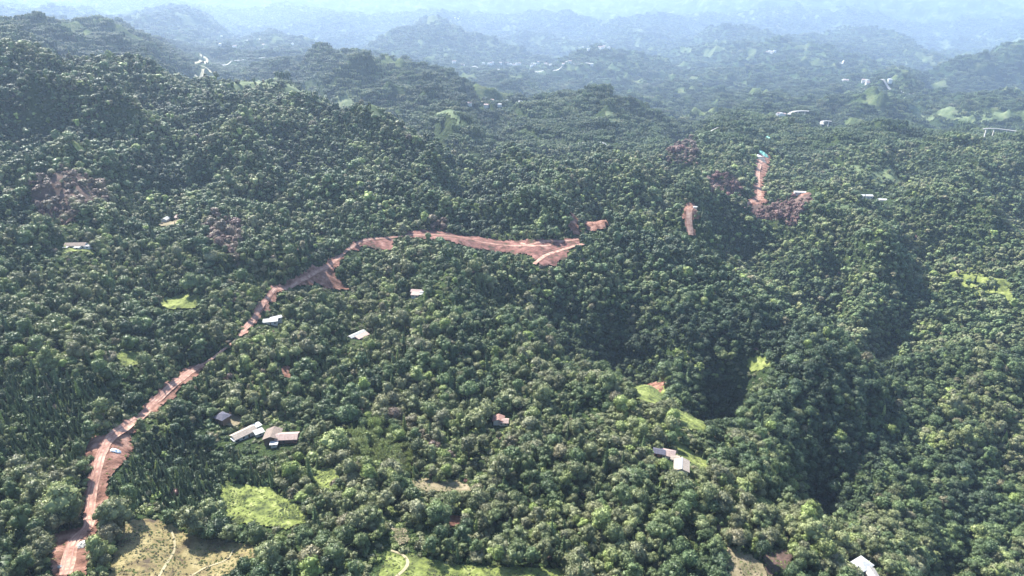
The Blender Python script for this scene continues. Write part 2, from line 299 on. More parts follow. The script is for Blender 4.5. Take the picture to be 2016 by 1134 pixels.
# ------------------------------------------------------------------ open places (pixel outlines)
OPEN = {
 'lot': ('earth', [(106,1134),(102,1090),(108,1056),(130,1046),(164,1040),(170,1022),(160,1000),(171,960),(177,925),(180,906),(164,904),(172,878),(185,862),(225,860),(240,842),(250,826),(278,824),(274,846),(258,860),(262,880),(252,905),(230,930),(214,945),(212,975),(206,1000),(192,1025),(192,1045),(192,1070),(180,1095),(172,1134)]),
 'strip': ('earth', [(278,824),(284,806),(298,788),(338,750),(363,727),(400,716),(404,724),(384,742),(350,776),(318,800),(296,820)]),
 'strip2': ('earth', [(470,664),(484,640),(498,624),(512,600),(528,574),(545,560),(566,566),(545,586),(528,606),(507,632),(487,656)]),
 'scar': ('earth', [(548,564),(575,552),(600,538),(640,518),(668,500),(676,508),(660,535),(664,550),(692,568),(668,574),(630,562),(600,562),(580,566),(560,572)]),
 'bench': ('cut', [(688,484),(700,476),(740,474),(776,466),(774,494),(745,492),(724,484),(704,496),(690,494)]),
 'scar2': ('brown', [(56,376),(220,374),(214,410),(142,438),(86,432)]), 'scar3': ('brown', [(1440,392),(1588,380),(1598,402),(1564,446),(1490,424)]), 'scar4': ('brown', [(1396,362),(1450,362),(1452,386),(1398,386)]),
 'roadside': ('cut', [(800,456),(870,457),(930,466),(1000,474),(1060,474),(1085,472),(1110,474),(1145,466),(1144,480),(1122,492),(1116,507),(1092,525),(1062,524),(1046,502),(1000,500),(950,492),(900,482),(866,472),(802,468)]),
 
 'pit': ('earth', [(1150,442),(1170,436),(1192,434),(1198,448),(1175,456),(1156,456)]),
 'chute': ('earth', [(1118,432),(1136,430),(1140,444),(1146,466),(1128,466),(1122,450)]),
 'pad': ('earth', [(1343,412),(1352,403),(1368,404),(1372,424),(1362,434),(1372,466),(1356,464),(1352,441),(1342,430)]),
 'climb': ('earth', [(1476,402),(1484,386),(1484,345),(1487,328),(1490,308),(1500,298),(1514,304),(1514,330),(1506,350),(1500,372),(1512,400),(1494,404)]),
 'scrape': ('cut', [(90,430),(112,424),(150,434),(156,446),(118,446)]),
 'patch': ('earth', [(1555,378),(1590,380),(1588,388),(1556,386)]),
 'clay': ('earth', [(879,1018),(914,1017),(916,1036),(882,1038)]),
 'clay2': ('earth', [(554,722),(572,722),(572,746),(556,746)]),
 'gully': ('brown', [(1500,1090),(1556,1080),(1562,1134),(1512,1134)]),
 'meadow': ('tan', [(205,1160),(222,1104),(240,1052),(252,1030),(285,1020),(340,1033),(365,1053),(400,1060),(440,1068),(500,1078),(528,1084),(505,1096),(485,1110),(440,1134),(420,1160)]),
 'garden': ('lime', [(436,956),(490,958),(530,962),(562,984),(592,998),(608,1030),(560,1042),(470,1032),(432,1008)]),
 'terrace': ('lime', [(616,930),(660,920),(668,940),(642,968),(620,958)]),
 'terrace2': ('dry', [(770,1040),(802,1042),(804,1070),(774,1072)]),
 'verge': ('lime', [(764,1086),(800,1092),(850,1104),(900,1112),(990,1116),(1060,1122),(1112,1124),(1130,1160),(740,1160)]),
 'brake': ('dry', [(800,950),(830,944),(870,950),(900,948),(930,966),(900,974),(850,968),(806,966)]),
 'clay3': ('earth', [(1266,751),(1306,751),(1308,761),(1272,761)]),
 'plot': ('lime', [(1240,756),(1300,760),(1318,770),(1322,800),(1290,798),(1248,786)]),
 'strip_plot': ('lime', [(1318,798),(1350,814),(1392,828),(1388,852),(1340,846)]),
 'plot3': ('lime', [(1328,872),(1348,878),(1396,912),(1390,934),(1350,906),(1334,900)]),
 'plot4': ('dry', [(1420,1150),(1432,1084),(1472,1090),(1502,1112),(1516,1150)]),
 'plot5': ('lime', [(1470,970),(1500,980),(1546,1006),(1540,1018),(1480,1000)]),
 'slope': ('lime', [(1862,540),(1910,528),(1990,560),(1996,592),(1940,586),(1890,572)]),
 'slope2': ('lime', [(1640,405),(1700,412),(1730,424),(1690,426),(1642,416)]),
 'slope3': ('lime', [(1700,340),(1760,335),(1780,362),(1730,372)]),
 'slope4': ('lime', [(1630,316),(1690,330),(1722,350),(1680,346)]),
 'glade': ('lime', [(110,288),(160,292),(205,308),(150,306)]),
 'glade2': ('lime', [(225,698),(270,690),(284,712),(250,728)]),
 'glade3': ('lime', [(1470,706),(1500,700),(1520,722),(1480,732)]),
 'ridge_field': ('lime', [(560,178),(640,186),(700,208),(762,240),(740,244),(680,226),(620,206),(560,190)]),
 'ridge_field3': ('lime', [(860,228),(930,236),(950,246),(900,250)]),
 'yard': ('lime', [(126,486),(182,484),(186,500),(128,500)]),
 'yard2': ('dry', [(450,822),(475,822),(480,838),(450,840)]),
 'yard3': ('dry', [(318,430),(356,432),(356,446),(320,446)]),
 'clearing': ('lime', [(310,588),(360,580),(400,586),(390,606),(330,610)]),
 'field_far': ('lime', [(1790,216),(1850,214),(1990,222),(2016,232),(1950,240),(1860,234)]),
 'field_far2': ('lime', [(1190,226),(1212,224),(1212,254),(1188,252)]),
 'valley_far': ('lime', [(424,158),(520,160),(560,166),(470,186),(430,178)]),
}
WPOLY = {}; UPOLY = {}
for k, (mt, pl) in OPEN.items():
    WPOLY[k] = hits(pl)
def open_mask(x, y, far=False):
    r = np.zeros(np.shape(x), bool)
    for k, P in WPOLY.items():
        if far and not (k[:5] in ('glade', 'clear', 'plot5') or OPEN[k][0] in ('lime', 'dry', 'brown') and P[:,1].mean() > 520): continue
        b0, b1 = P.min(0)-30, P.max(0)+30
        s = (x > b0[0]) & (x < b1[0]) & (y > b0[1]) & (y < b1[1])
        if s.any():
            r[s] |= inpoly(x[s], y[s], P)
    return r
# fields and meadows of the middle distance, by noise
def meadow_noise(x, y):
    n = fbm(x/190+5.5, y/300+1.2, 5)
    return n*sstep(1250, 2000, y) > .35
# ------------------------------------------------------------------ land sheet
idx = np.arange(NV*NU).reshape(NV, NU)
quads = np.stack([idx[:-1,:-1], idx[:-1,1:], idx[1:,1:], idx[1:,:-1]], -1).reshape(-1, 4)
opn = np.where(meadow_noise(GX, GY), .85, 0.0)
land = mesh_obj('ground', np.stack([GX, GY, H], -1).reshape(-1, 3), quads, M['land'], smooth=True, attrs={'open': opn.ravel()})
tag(land, kind='structure')
# ------------------------------------------------------------------ draped patches and roads
NAMES = {'brown': 'scrub_ground', 'earth': 'bare_earth', 'cut': 'cut_bank', 'tan': 'meadow', 'lime': 'grass_plot', 'dry': 'scrub_ground', 'plough': 'bare_plot'}
def drape(name, P, m, lift=.3, rough=.35):
    c = P.mean(0); s = max(1.1, c[1]/300)
    b0, b1 = P.min(0)-2*s, P.max(0)+2*s
    nx, ny = int((b1[0]-b0[0])/s)+2, int((b1[1]-b0[1])/s)+2
    if nx*ny > 250000: f = math.sqrt(nx*ny/250000); s *= f; nx = int(nx/f)+1; ny = int(ny/f)+1
    xs = b0[0]+np.arange(nx)*s; ys = b0[1]+np.arange(ny)*s
    X, Y = np.meshgrid(xs, ys)
    X = X+rng.uniform(-.28, .28, X.shape)*s; Y = Y+rng.uniform(-.28, .28, Y.shape)*s
    wob = 2.2*s
    cx = (X[:-1,:-1]+X[1:,1:])/2; cyy = (Y[:-1,:-1]+Y[1:,1:])/2
    ins = inpoly(cx+wob*noise(cx/(5*s), cyy/(5*s)), cyy+wob*noise(cx/(5*s)+40, cyy/(5*s)), P)
    if not ins.any(): return None
    I = np.arange(X.size).reshape(X.shape)
    Q = np.stack([I[:-1,:-1], I[:-1,1:], I[1:,1:], I[1:,:-1]], -1)[ins]
    used = np.unique(Q); remap = np.full(X.size, -1); remap[used] = np.arange(len(used))
    xv, yv = X.ravel()[used], Y.ravel()[used]
    zv = ground(xv, yv)+lift+c[1]*.0012+rough*np.abs(noise(xv/3.1, yv/3.1))*1.2*min(1, 600/c[1])
    o = mesh_obj(name, np.stack([xv, yv, zv], 1), remap[Q], m, smooth=True)
    tag(o, kind='structure'); return o
for k, (mt, pl) in OPEN.items():
    drape(NAMES[mt], WPOLY[k], M['dull' if mt == 'lime' and WPOLY[k][:,1].mean() > 900 else mt])
def resample(P, step):
    P = np.asarray(P, float); d = np.r_[0, np.cumsum(np.hypot(*np.diff(P, axis=0).T))]
    t = np.arange(0, d[-1]+step, step)
    for _ in range(1):
        X = np.interp(t, d, P[:,0]); Y = np.interp(t, d, P[:,1])
    if len(X) > 6:
        k = np.array([1,2,3,2,1])/9
        for _ in range(2):
            X = np.r_[X[:2], np.convolve(X, k, 'valid'), X[-2:]]; Y = np.r_[Y[:2], np.convolve(Y, k, 'valid'), Y[-2:]]
    return np.stack([X, Y], 1)
ROADS = []
def ribbon(name, P, w, m, lift=.55, off=0.0, kind='structure', wob=.25):
    T = np.gradient(P, axis=0); T /= np.hypot(T[:,0], T[:,1])[:,None]+1e-9
    Nn = np.stack([-T[:,1], T[:,0]], 1)
    n = len(P); cols = []
    ks = np.linspace(-.5, .5, 5)
    ww = w*(1+wob*noise(np.arange(n)*.23, np.full(n, off+.5)))
    for k in ks:
        q = P+Nn*(off+k*ww)[:,None]
        z = ground(q[:,0], q[:,1])+lift+P[:,1]*.0012
        cols.append(np.stack([q[:,0], q[:,1], z], 1))
    V = np.stack(cols, 1)
    V[:,:,2] = np.maximum(V[:,:,2], V[:,:,2].mean(1)[:,None]-.8)
    I = np.arange(n*5).reshape(n, 5)
    Q = np.stack([I[:-1,:-1], I[1:,:-1], I[1:,1:], I[:-1,1:]], -1).reshape(-1, 4)
    o = mesh_obj(name, V.reshape(-1, 3), Q, m, smooth=True); tag(o, kind=kind); return o
def road(name, pix, w, m, ruts=False, lift=.55, excl=True, fit=True):
    P = hits(pix)
    if fit and P[:,1].mean() > 1500:
        t = np.arange(len(P)); pm = np.median([p[1] for p in pix]); yy = np.median(P[:,1])*(1+(pm-np.array([p[1] for p in pix]))*.006); P = np.stack([P[:,0]/P[:,1]*yy, yy], 1)
    P = resample(P, max(1.5, P[:,1].mean()/200))
    ribbon(name, P, w, m, lift)
    if ruts:
        for o in (-.95, .95): ribbon('wheel_rut', P, .5, M['rut'], lift+.12, o)
        for o in (2.1,): ribbon('wheel_rut', P, .3, M['rut'], lift+.12, o)
    if excl: ROADS.append((P, w))
road('dirt_road', [(130,1134),(140,1085),(150,1060),(176,1042),(178,1015),(180,980),(192,930),(200,895),(215,868),(245,848),(262,835),(280,820),(300,798),(345,758),(372,735),(398,720)], 4.6, M['road'], True)
road('dirt_road', [(398,720),(430,700),(458,678),(472,664)], 2.0, M['road'])
road('dirt_road', [(472,664),(478,658),(494,638),(510,612),(528,586),(550,570),(585,560),(612,545),(640,530),(668,510),(690,490),(706,480),(740,472),(776,468),(812,465),(868,464),(930,474),(1000,485),(1050,484),(1085,476),(1140,474)], 3.4, M['road'], True)
road('dirt_road', [(1052,522),(1066,508),(1092,498),(1122,490),(1150,482)], 4.0, M['road'])
road('dirt_road', [(1025,480),(1040,487),(1062,488),(1085,484)], 2.6, M['road'])
road('dirt_road', [(1360,465),(1358,445),(1354,430),(1358,412)], 6, M['road'])
road('dirt_road', [(1470,404),(1490,398),(1496,384),(1492,365),(1492,340),(1498,318),(1502,305)], 6.5, M['road'])
road('footpath', [(312,1140),(330,1110),(346,1085),(344,1062),(338,1048)], .9, M['path'])
road('footpath', [(368,1140),(400,1120),(452,1104),(460,1085)], .8, M['path'], excl=False)
road('footpath', [(778,1140),(800,1122),(806,1108),(796,1094),(770,1086)], 1.3, M['path'])
road('country_road', [(1138,284),(1165,284),(1195,288)], 6, M['paleroad'])
road('country_road', [(1352,276),(1375,274),(1395,270),(1412,268)], 5, M['paleroad'], lift=.8)
road('country_road', [(1360,240),(1330,238)], 7, M['paleroad'])
road('valley_road', [(366,152),(385,154),(400,148),(416,141),(408,135),(396,133)], 9, M['sandroad'], lift=3, fit=False)
road('valley_road', [(384,128),(398,124),(408,119),(404,113),(396,114)], 10, M['sandroad'], lift=3, fit=False)
road('valley_road', [(420,128),(470,116),(520,112),(580,113)], 9, M['paleroad'], lift=3)
road('valley_road', [(1640,166),(1690,172),(1740,176),(1780,182),(1800,186)], 11, M['paleroad'], lift=4)
road('valley_road', [(1640,134),(1655,128),(1662,120)], 14, M['paleroad'], lift=4)
road('valley_road', [(900,127),(980,126),(1050,128),(1110,127),(1165,131)], 14, M['paleroad'], lift=4)
road('valley_road', [(1400,175),(1450,176),(1500,182)], 8, M['paleroad'], lift=4)
# ------------------------------------------------------------------ tree models
def ico(sub=1):
    t = (1+5**.5)/2
    v = [(-1,t,0),(1,t,0),(-1,-t,0),(1,-t,0),(0,-1,t),(0,1,t),(0,-1,-t),(0,1,-t),(t,0,-1),(t,0,1),(-t,0,-1),(-t,0,1)]
    f = [(0,11,5),(0,5,1),(0,1,7),(0,7,10),(0,10,11),(1,5,9),(5,11,4),(11,10,2),(10,7,6),(7,1,8),(3,9,4),(3,4,2),(3,2,6),(3,6,8),(3,8,9),(4,9,5),(2,4,11),(6,2,10),(8,6,7),(9,8,1)]
    v = [np.array(a)/np.linalg.norm(a) for a in v]
    for _ in range(sub):
        c = {}; g = []
        def mid(a, b):
            k = (min(a,b), max(a,b))
            if k not in c: m = v[a]+v[b]; v.append(m/np.linalg.norm(m)); c[k] = len(v)-1
            return c[k]
        for a, b, d in f:
            x, y, z = mid(a,b), mid(b,d), mid(d,a); g += [(a,x,z),(b,y,x),(d,z,y),(x,y,z)]
        f = g
    return np.array(v), np.array(f)
ICO0, ICO1 = ico(0), ico(1)
class MB:
    def __init__(s): s.V = []; s.T = []; s.n = 0
    def add(s, V, T): s.V.append(V); s.T.append(T+s.n); s.n += len(V)
    def blob(s, c, r, base=ICO1, jit=.25, g=rng):
        V, T = base
        s.add(V*(np.asarray(r)*(1+g.uniform(-jit, jit, (len(V),1))))+c, T)
    def leaves(s, c, r, n, size, g=rng, zmin=-.35, droop=0.0, asp=1.0):
        d = g.normal(size=(n*3, 3)); d /= np.linalg.norm(d, axis=1)[:,None]; d = d[d[:,2] > zmin][:n]; n = len(d)
        p = np.asarray(c)+d*np.asarray(r)*g.uniform(.8, 1.28, (n,1))
        nn = d+g.normal(size=(n,3))*.55; nn /= np.linalg.norm(nn, axis=1)[:,None]
        a = np.cross(nn, g.normal(size=(n,3))); a /= np.linalg.norm(a, axis=1)[:,None]; b = np.cross(nn, a)
        if droop: a = a*(1-droop)+np.array([0,0,-1])*droop
        sz = size*g.uniform(.55, 1.3, (n,1))
        a = a*sz*asp; b = b*sz/asp
        V = np.stack([p-a*.5, p-b*.38+a*.1, p+a*.55, p+b*.38], 1).reshape(-1, 3)
        k = np.arange(n)*4
        T = np.concatenate([np.stack([k, k+1, k+2], 1), np.stack([k, k+2, k+3], 1)])
        s.add(V, T)
    def cone(s, p0, p1, r0, r1, seg=6):
        p0, p1 = np.array(p0, float), np.array(p1, float); d = p1-p0; d /= np.linalg.norm(d)
        a = np.cross(d, (0.3,1,0.2)); a /= np.linalg.norm(a); b = np.cross(d, a)
        t = np.linspace(0, 2*np.pi, seg, endpoint=False)
        ring = np.cos(t)[:,None]*a+np.sin(t)[:,None]*b
        V = np.concatenate([p0+ring*r0, p1+ring*r1]); i = np.arange(seg); j = (i+1) % seg
        s.add(V, np.concatenate([np.stack([i, j, j+seg], 1), np.stack([i, j+seg, i+seg], 1)]))
    def get(s): return np.concatenate(s.V), np.concatenate(s.T)
def broadleaf(seed, H_=9.5, Rr=4.1, n=13, nl=60, form='round'):
    g = np.random.default_rng(seed); c = MB(); t = MB()
    base = {'round': .30, 'tall': .34, 'spread': .42, 'loose': .30, 'ragged': .3}[form]*H_
    ch_ = H_-base; cz = base+ch_*.42
    t.cone((0,0,-1.2), (g.uniform(-.3,.3), g.uniform(-.3,.3), base+ch_*.4), .26, .15)
    for i in range(n):
        a = i*2.4+g.uniform(-.4,.4); el = g.uniform(-.25, 1) if i > 0 else 1
        el = math.sqrt(max(0, el)) if el > 0 else el
        rr = math.sqrt(max(0, 1-el*el))
        k = {'round': .64, 'tall': .6, 'spread': .7, 'loose': .78, 'ragged': .9}[form]*g.uniform(.8, 1.12)
        p = np.array([math.cos(a)*rr*Rr*k, math.sin(a)*rr*Rr*k, cz+el*ch_*.42*g.uniform(.75, 1.1)])
        if form == 'ragged': p[2] += g.uniform(-1.6, 1.4)
        r = Rr*g.uniform(.2 if form == 'ragged' else .27, .46)*(1.05 if form != 'loose' else .82)
        c.blob(p, (r*g.uniform(.7,1), r*g.uniform(.7,1), r*g.uniform(.5,.95)), ICO1, .32, g)
        c.leaves(p, (r*1.08, r*1.08, r*.95), int(nl*1.3), r*.36, g)
        if i % 2 == 0: t.cone((0,0,base*.8), p-np.array([0,0,r*.3]), .12, .05, 4)
    c.blob((0,0,cz-ch_*.05), (Rr*.55, Rr*.55, ch_*.33), ICO1, .15, g)
    return c.get(), t.get()
def conifer(seed, H_=12, Rr=2.0, tiers=9, nl=26):
    g = np.random.default_rng(seed); c = MB(); t = MB()
    t.cone((0,0,-1.2), (0,0,H_*.95), .2, .03)
    for i in range(tiers):
        f = i/(tiers-1); z = H_*(.14+.8*f); r = Rr*(1-f)**.75+.22
        m = max(4, int(9*(1-f)+3))
        for k in range(m):
            a = k*2*np.pi/m+i*.9+g.uniform(-.25,.25); L_ = r*g.uniform(.75, 1.15)
            dx, dy = math.cos(a), math.sin(a)
            w = .28*L_+.15
            p0 = np.array([dx*.1, dy*.1, z+.25]); p1 = np.array([dx*L_, dy*L_, z-.30*L_]); pm = (p0+p1)/2+np.array([0,0,.12])
            s_ = np.array([-dy, dx, 0])*w
            c.add(np.array([p0, pm+s_, p1, pm-s_, pm+np.array([0,0,-.35])]), np.array([[0,1,2],[0,2,3],[1,4,2],[3,2,4]]))
        c.leaves((0,0,z), (r*.8, r*.8, .5), nl, .5, g, -1, .35, 1.3)
    c.cone((0,0,H_*.12), (0,0,H_), Rr*.5, .03, 7)
    return c.get(), t.get()
def bamboo(seed):
    g = np.random.default_rng(seed); c = MB(); t = MB()
    for i in range(34):
        a = g.uniform(0, 6.28); l = g.uniform(.3, 1); r0 = g.uniform(0, 1.0); h = g.uniform(7, 10.5)
        out = 2.6*l
        pts = [np.array([math.cos(a)*(r0+out*s**2.4), math.sin(a)*(r0+out*s**2.4), h*(s-.16*s**4)]) for s in np.linspace(0, 1, 7)]
        pts[0][2] = -1
        for k in range(4): t.cone(pts[k], pts[k+1], .05, .04, 3)
        for k in range(2, 7): c.leaves(pts[k], (.55,.55,.5), 15, .62, g, -1, .45, 1.9)
    return c.get(), t.get()
def shrub(seed):
    g = np.random.default_rng(seed); c = MB()
    for i in range(6):
        a = g.uniform(0, 6.28); d = g.uniform(0, 1.1); r = g.uniform(.55, 1.0)
        p = (math.cos(a)*d, math.sin(a)*d, r*.55)
        c.blob(p, (r, r, r*.85), ICO0, .3, g); c.leaves(p, (r*1.1, r*1.1, r), 26, .5, g)
    return c.get()
def tuft(seed):
    g = np.random.default_rng(seed); c = MB()
    for i in range(5):
        a = g.uniform(0, 6.28); d = g.uniform(0, .9)
        c.leaves((math.cos(a)*d, math.sin(a)*d, .12), (.35,.35,.35), 9, .4, g, -.1)
    return c.get()
def grove(seed, n=27, sz=25.0, detail=4):
    """a patch of canopy: many crowns side by side, for far woods"""
    g = np.random.default_rng(seed); c = MB()
    for i in range(n):
        p = g.uniform(-.5, .5, 2)*sz; Rr = g.uniform(1.7, 3.3); h = g.uniform(5, 10)
        for k in range(detail):
            a = k*2.4+g.uniform(-.5,.5); d = Rr*.6*(k > 0)
            r = Rr*g.uniform(.38, .62)
            c.blob((p[0]+math.cos(a)*d, p[1]+math.sin(a)*d, h-r*.6-(k > 0)*g.uniform(0, 2.2)), (r, r, r*.9), ICO1, .3, g)
            c.leaves((p[0]+math.cos(a)*d, p[1]+math.sin(a)*d, h-r*.6), (r, r, r), 12, .8, g)
        c.cone((p[0], p[1], -3), (p[0], p[1], h-Rr*.4), .8, Rr*.7, 6)
    return c.get()
PROTO = bpy.data.collections.new('tree_models')     # never linked: the sources of the woods
def proto_mesh(name, parts, mats):
    Vs, Ts, mi, n = [], [], [], 0
    for k, (V, T) in enumerate(parts):
        Vs.append(V); Ts.append(T+n); mi.append(np.full(len(T), k)); n += len(V)
    V = np.concatenate(Vs).astype(np.float32); T = np.concatenate(Ts).astype(np.int32)
    me = bpy.data.meshes.new(name); me.vertices.add(len(V)); me.vertices.foreach_set('co', V.ravel())
    me.loops.add(T.size); me.loops.foreach_set('vertex_index', T.ravel()); me.polygons.add(len(T))
    me.polygons.foreach_set('loop_start', np.arange(0, T.size, 3, dtype=np.int32)); me.polygons.foreach_set('loop_total', np.full(len(T), 3, np.int32))
    for m in mats: me.materials.append(m)
    me.polygons.foreach_set('material_index', np.concatenate(mi).astype(np.int32)); me.update(calc_edges=True)
    return me
BL = [('round', 1, 9.5, 4.2, 13), ('round', 2, 8.5, 3.8, 12), ('tall', 3, 11.5, 3.7, 14), ('spread', 4, 9.5, 5.0, 16), ('loose', 5, 9.0, 4.0, 12), ('loose', 6, 10.5, 3.4, 12), ('tall', 7, 10.5, 4.3, 15), ('ragged', 8, 12.0, 3.6, 11), ('ragged', 9, 9.5, 4.8, 12)]
models = {'broad': [], 'conifer': [], 'bamboo': [], 'shrub': [], 'tuft': [], 'grove': [], 'lo': []}
for f, s, h, r, n in BL:
    (c, t) = broadleaf(s, h, r, n, 60, f)
    models['broad'].append((f, proto_mesh('crown', [c], [M['leaf']]), proto_mesh('trunk', [t], [M['bark']]), proto_mesh('broadleaf', [c, t], [M['leaf'], M['bark']]), r, h))
    (c, t) = broadleaf(s+50, h, r, n, 18, f)
    models['lo'].append((f, None, None, proto_mesh('broadleaf_far', [c, t], [M['leaf'], M['bark']]), r, h))
for s, h, r in ((11, 12, 2.0), (12, 10.5, 1.7), (13, 13, 2.3), (14, 9, 1.5)):
    (c, t) = conifer(s, h, r)
    models['conifer'].append(('spire', proto_mesh('crown', [c], [M['leaf']]), proto_mesh('trunk', [t], [M['bark']]), proto_mesh('conifer', [c, t], [M['leaf'], M['bark']]), r, h))
for s in (21, 22, 23):
    (c, t) = bamboo(s)
    models['bamboo'].append(('plume', proto_mesh('leaves', [c], [M['leaf']]), proto_mesh('canes', [t], [M['bark']]), proto_mesh('bamboo', [c, t], [M['leaf'], M['bark']]), 3, 10))
for s in (31, 32, 33): models['shrub'].append(('low', None, None, proto_mesh('shrub', [shrub(s)], [M['leaf']]), 1.4, 1.6))
for s in (41, 42): models['tuft'].append(('low', None, None, proto_mesh('tuft', [tuft(s)], [M['leaf']]), 1, .5))
for s in (51, 52, 53, 54): models['grove'].append(('grove', None, None, proto_mesh('grove', [grove(s)], [M['leaf']]), 12, 9))
def instancer(name, label, kind_key, P, scale, rotz, hue, pick, squash=None):
    src = bpy.data.collections.new('models_'+kind_key+name)
    for k, md in enumerate(models[kind_key]):
        o = bpy.data.objects.new('%02d_%s' % (k, kind_key), md[3]); src.objects.link(o)
    me = bpy.data.meshes.new(name); me.vertices.add(len(P)); me.vertices.foreach_set('co', np.asarray(P, np.float32).ravel())
    for a, v in (('scl', scale), ('sz', np.asarray(scale)*rng.uniform(.78, 1.3, len(P))), ('tx', rng.normal(0, .09, len(P))), ('ty', rng.normal(0, .09, len(P))), ('rot', rotz), ('hue', hue)):
        at = me.attributes.new(a, 'FLOAT', 'POINT'); at.data.foreach_set('value', np.asarray(v, np.float32))
    at = me.attributes.new('pick', 'INT', 'POINT'); at.data.foreach_set('value', np.asarray(pick, np.int32))
    o = bpy.data.objects.new(name, me); COL.objects.link(o)
    ng = bpy.data.node_groups.new(name, 'GeometryNodeTree')
    ng.interface.new_socket('Geometry', in_out='INPUT', socket_type='NodeSocketGeometry'); ng.interface.new_socket('Geometry', in_out='OUTPUT', socket_type='NodeSocketGeometry')
    nd = ng.nodes.new; L = ng.links.new
    gi, go = nd('NodeGroupInput'), nd('NodeGroupOutput')
    ci = nd('GeometryNodeCollectionInfo'); ci.inputs['Collection'].default_value = src; ci.inputs['Separate Children'].default_value = True; ci.inputs['Reset Children'].default_value = True
    def attr(nm, t='FLOAT'):
        a = nd('GeometryNodeInputNamedAttribute'); a.data_type = t; a.inputs['Name'].default_value = nm; return a.outputs['Attribute']
    ip = nd('GeometryNodeInstanceOnPoints'); ip.inputs['Pick Instance'].default_value = True
    L(gi.outputs[0], ip.inputs['Points']); L(ci.outputs[0], ip.inputs['Instance']); L(attr('pick', 'INT'), ip.inputs['Instance Index'])
    cx = nd('ShaderNodeCombineXYZ'); L(attr('rot'), cx.inputs['Z']); L(attr('tx'), cx.inputs['X']); L(attr('ty'), cx.inputs['Y']); L(cx.outputs[0], ip.inputs['Rotation'])
    cs = nd('ShaderNodeCombineXYZ'); sc = attr('scl'); L(sc, cs.inputs['X']); L(sc, cs.inputs['Y']); L(attr('sz'), cs.inputs['Z']); L(cs.outputs[0], ip.inputs['Scale'])
    L(ip.outputs[0], go.inputs[0])
    mod = o.modifiers.new('scatter', 'NODES'); mod.node_group = ng
    tag(o, label, None, None, 'stuff')
    return o
# ------------------------------------------------------------------ houses
def box(V, Fs, x0, x1, y0, y1, z0, z1):
    n = len(V); V += [(x0,y0,z0),(x1,y0,z0),(x1,y1,z0),(x0,y1,z0),(x0,y0,z1),(x1,y0,z1),(x1,y1,z1),(x0,y1,z1)]
    Fs += [tuple(n+i for i in f) for f in ((0,3,2,1),(4,5,6,7),(0,1,5,4),(1,2,6,5),(2,3,7,6),(3,0,4,7))]
def roof_geo(L_, W_2, h0, rise, over, kind, th=.22):
    a, b = L_/2+over, W_2/2+over; V = []; Fs = []
    if kind == 'hip':
        rx = max(0, a-b); top = [(-rx,0,h0+rise),(rx,0,h0+rise)]
        V = [(-a,-b,h0),(a,-b,h0),(a,b,h0),(-a,b,h0)]+top+[(-a,-b,h0-th),(a,-b,h0-th),(a,b,h0-th),(-a,b,h0-th)]
        Fs = [(0,1,5,4),(2,3,4,5),(1,2,5),(3,0,4),(0,6,7,1),(1,7,8,2),(2,8,9,3),(3,9,6,0),(6,9,8,7)]
    elif kind == 'gable':
        V = [(-a,-b,h0),(a,-b,h0),(a,b,h0),(-a,b,h0),(-a,0,h0+rise),(a,0,h0+rise)]
        V += [(x,y,z-th) for x,y,z in V]
        Fs = [(0,1,5,4),(2,3,4,5),(7,6,10,11),(9,8,11,10),(0,6,7,1),(2,8,9,3),(0,4,10,6),(4,3,9,10),(1,7,11,5),(5,11,8,2)]
    elif kind == 'shed':
        V = [(-a,-b,h0),(a,-b,h0),(a,b,h0+rise),(-a,b,h0+rise)]; V += [(x,y,z-th) for x,y,z in V]
        Fs = [(0,1,2,3),(7,6,5,4),(0,4,5,1),(1,5,6,2),(2,6,7,3),(3,7,4,0)]
    else:
        box(V, Fs, -a, a, -b, b, h0, h0+.25)
    return V, Fs
def block(root, cx, cy_, L_, W2, hw, rise, rkind, rm, wm, over=.7, rz=0, win=3, door=True, floor=0.0, ridge=None):
    """one block of a house: walls, roof, windows and a door as parts of the house"""
    c, s = math.cos(rz), math.sin(rz)
    def put(o): o.location = (cx, cy_, floor); o.rotation_euler = (0, 0, rz); return o
    V = []; Fs = []; a, b = L_/2, W2/2
    box(V, Fs, -a, a, -b, b, -2.5, hw)
    if rkind == 'gable':
        n = len(V); V += [(-a,-b,hw),(-a,b,hw),(-a,0,hw+rise*.9),(a,-b,hw),(a,b,hw),(a,0,hw+rise*.9)]
        Fs += [(n,n+2,n+1),(n+3,n+4,n+5),(n,n+3,n+5,n+2),(n+1,n+2,n+5,n+4)]
    put(mesh_obj('wall', V, Fs, wm, root))
    V, Fs = roof_geo(L_, W2, hw+.12, rise, over, rkind)
    rf = put(mesh_obj('roof', V, Fs, rm, root))
    if rkind in ('gable', 'hip') and ridge:
        a2 = (L_/2+over) if rkind == 'gable' else max(.3, L_/2-W2/2)
        V = []; Fs = []; box(V, Fs, -a2, a2, -.22, .22, hw+rise+.08, hw+rise+.32)
        mesh_obj('ridge_cap', V, Fs, ridge, rf)
    for k in range(win):
        x = -a+(k+.5)*L_/win
        if door and k == win//2: 
            V = []; Fs = []; box(V, Fs, x-.5, x+.5, -b-.05, -b+.03, 0, 2.1); put(mesh_obj('door', V, Fs, M['door'], root)); continue
        V = []; Fs = []; box(V, Fs, x-.6, x+.6, -b-.04, -b+.03, .95, 2.15)
        put(mesh_obj('window', V, Fs, M['glass'], root))
HOUSES = []
def house(name, label, px, py, rz, blocks, r=8, cat='house', dz=.2):
    x, y = hit(px, py); z = float(max(ground(x, y), (ground(x-3, y)+ground(x+3, y)+ground(x, y+3))/3))+dz
    root = empty(name, x, y, z, rz); tag(root, label, cat)
    for b in blocks: block(root, **b)
    HOUSES.append((x, y, r)); return root
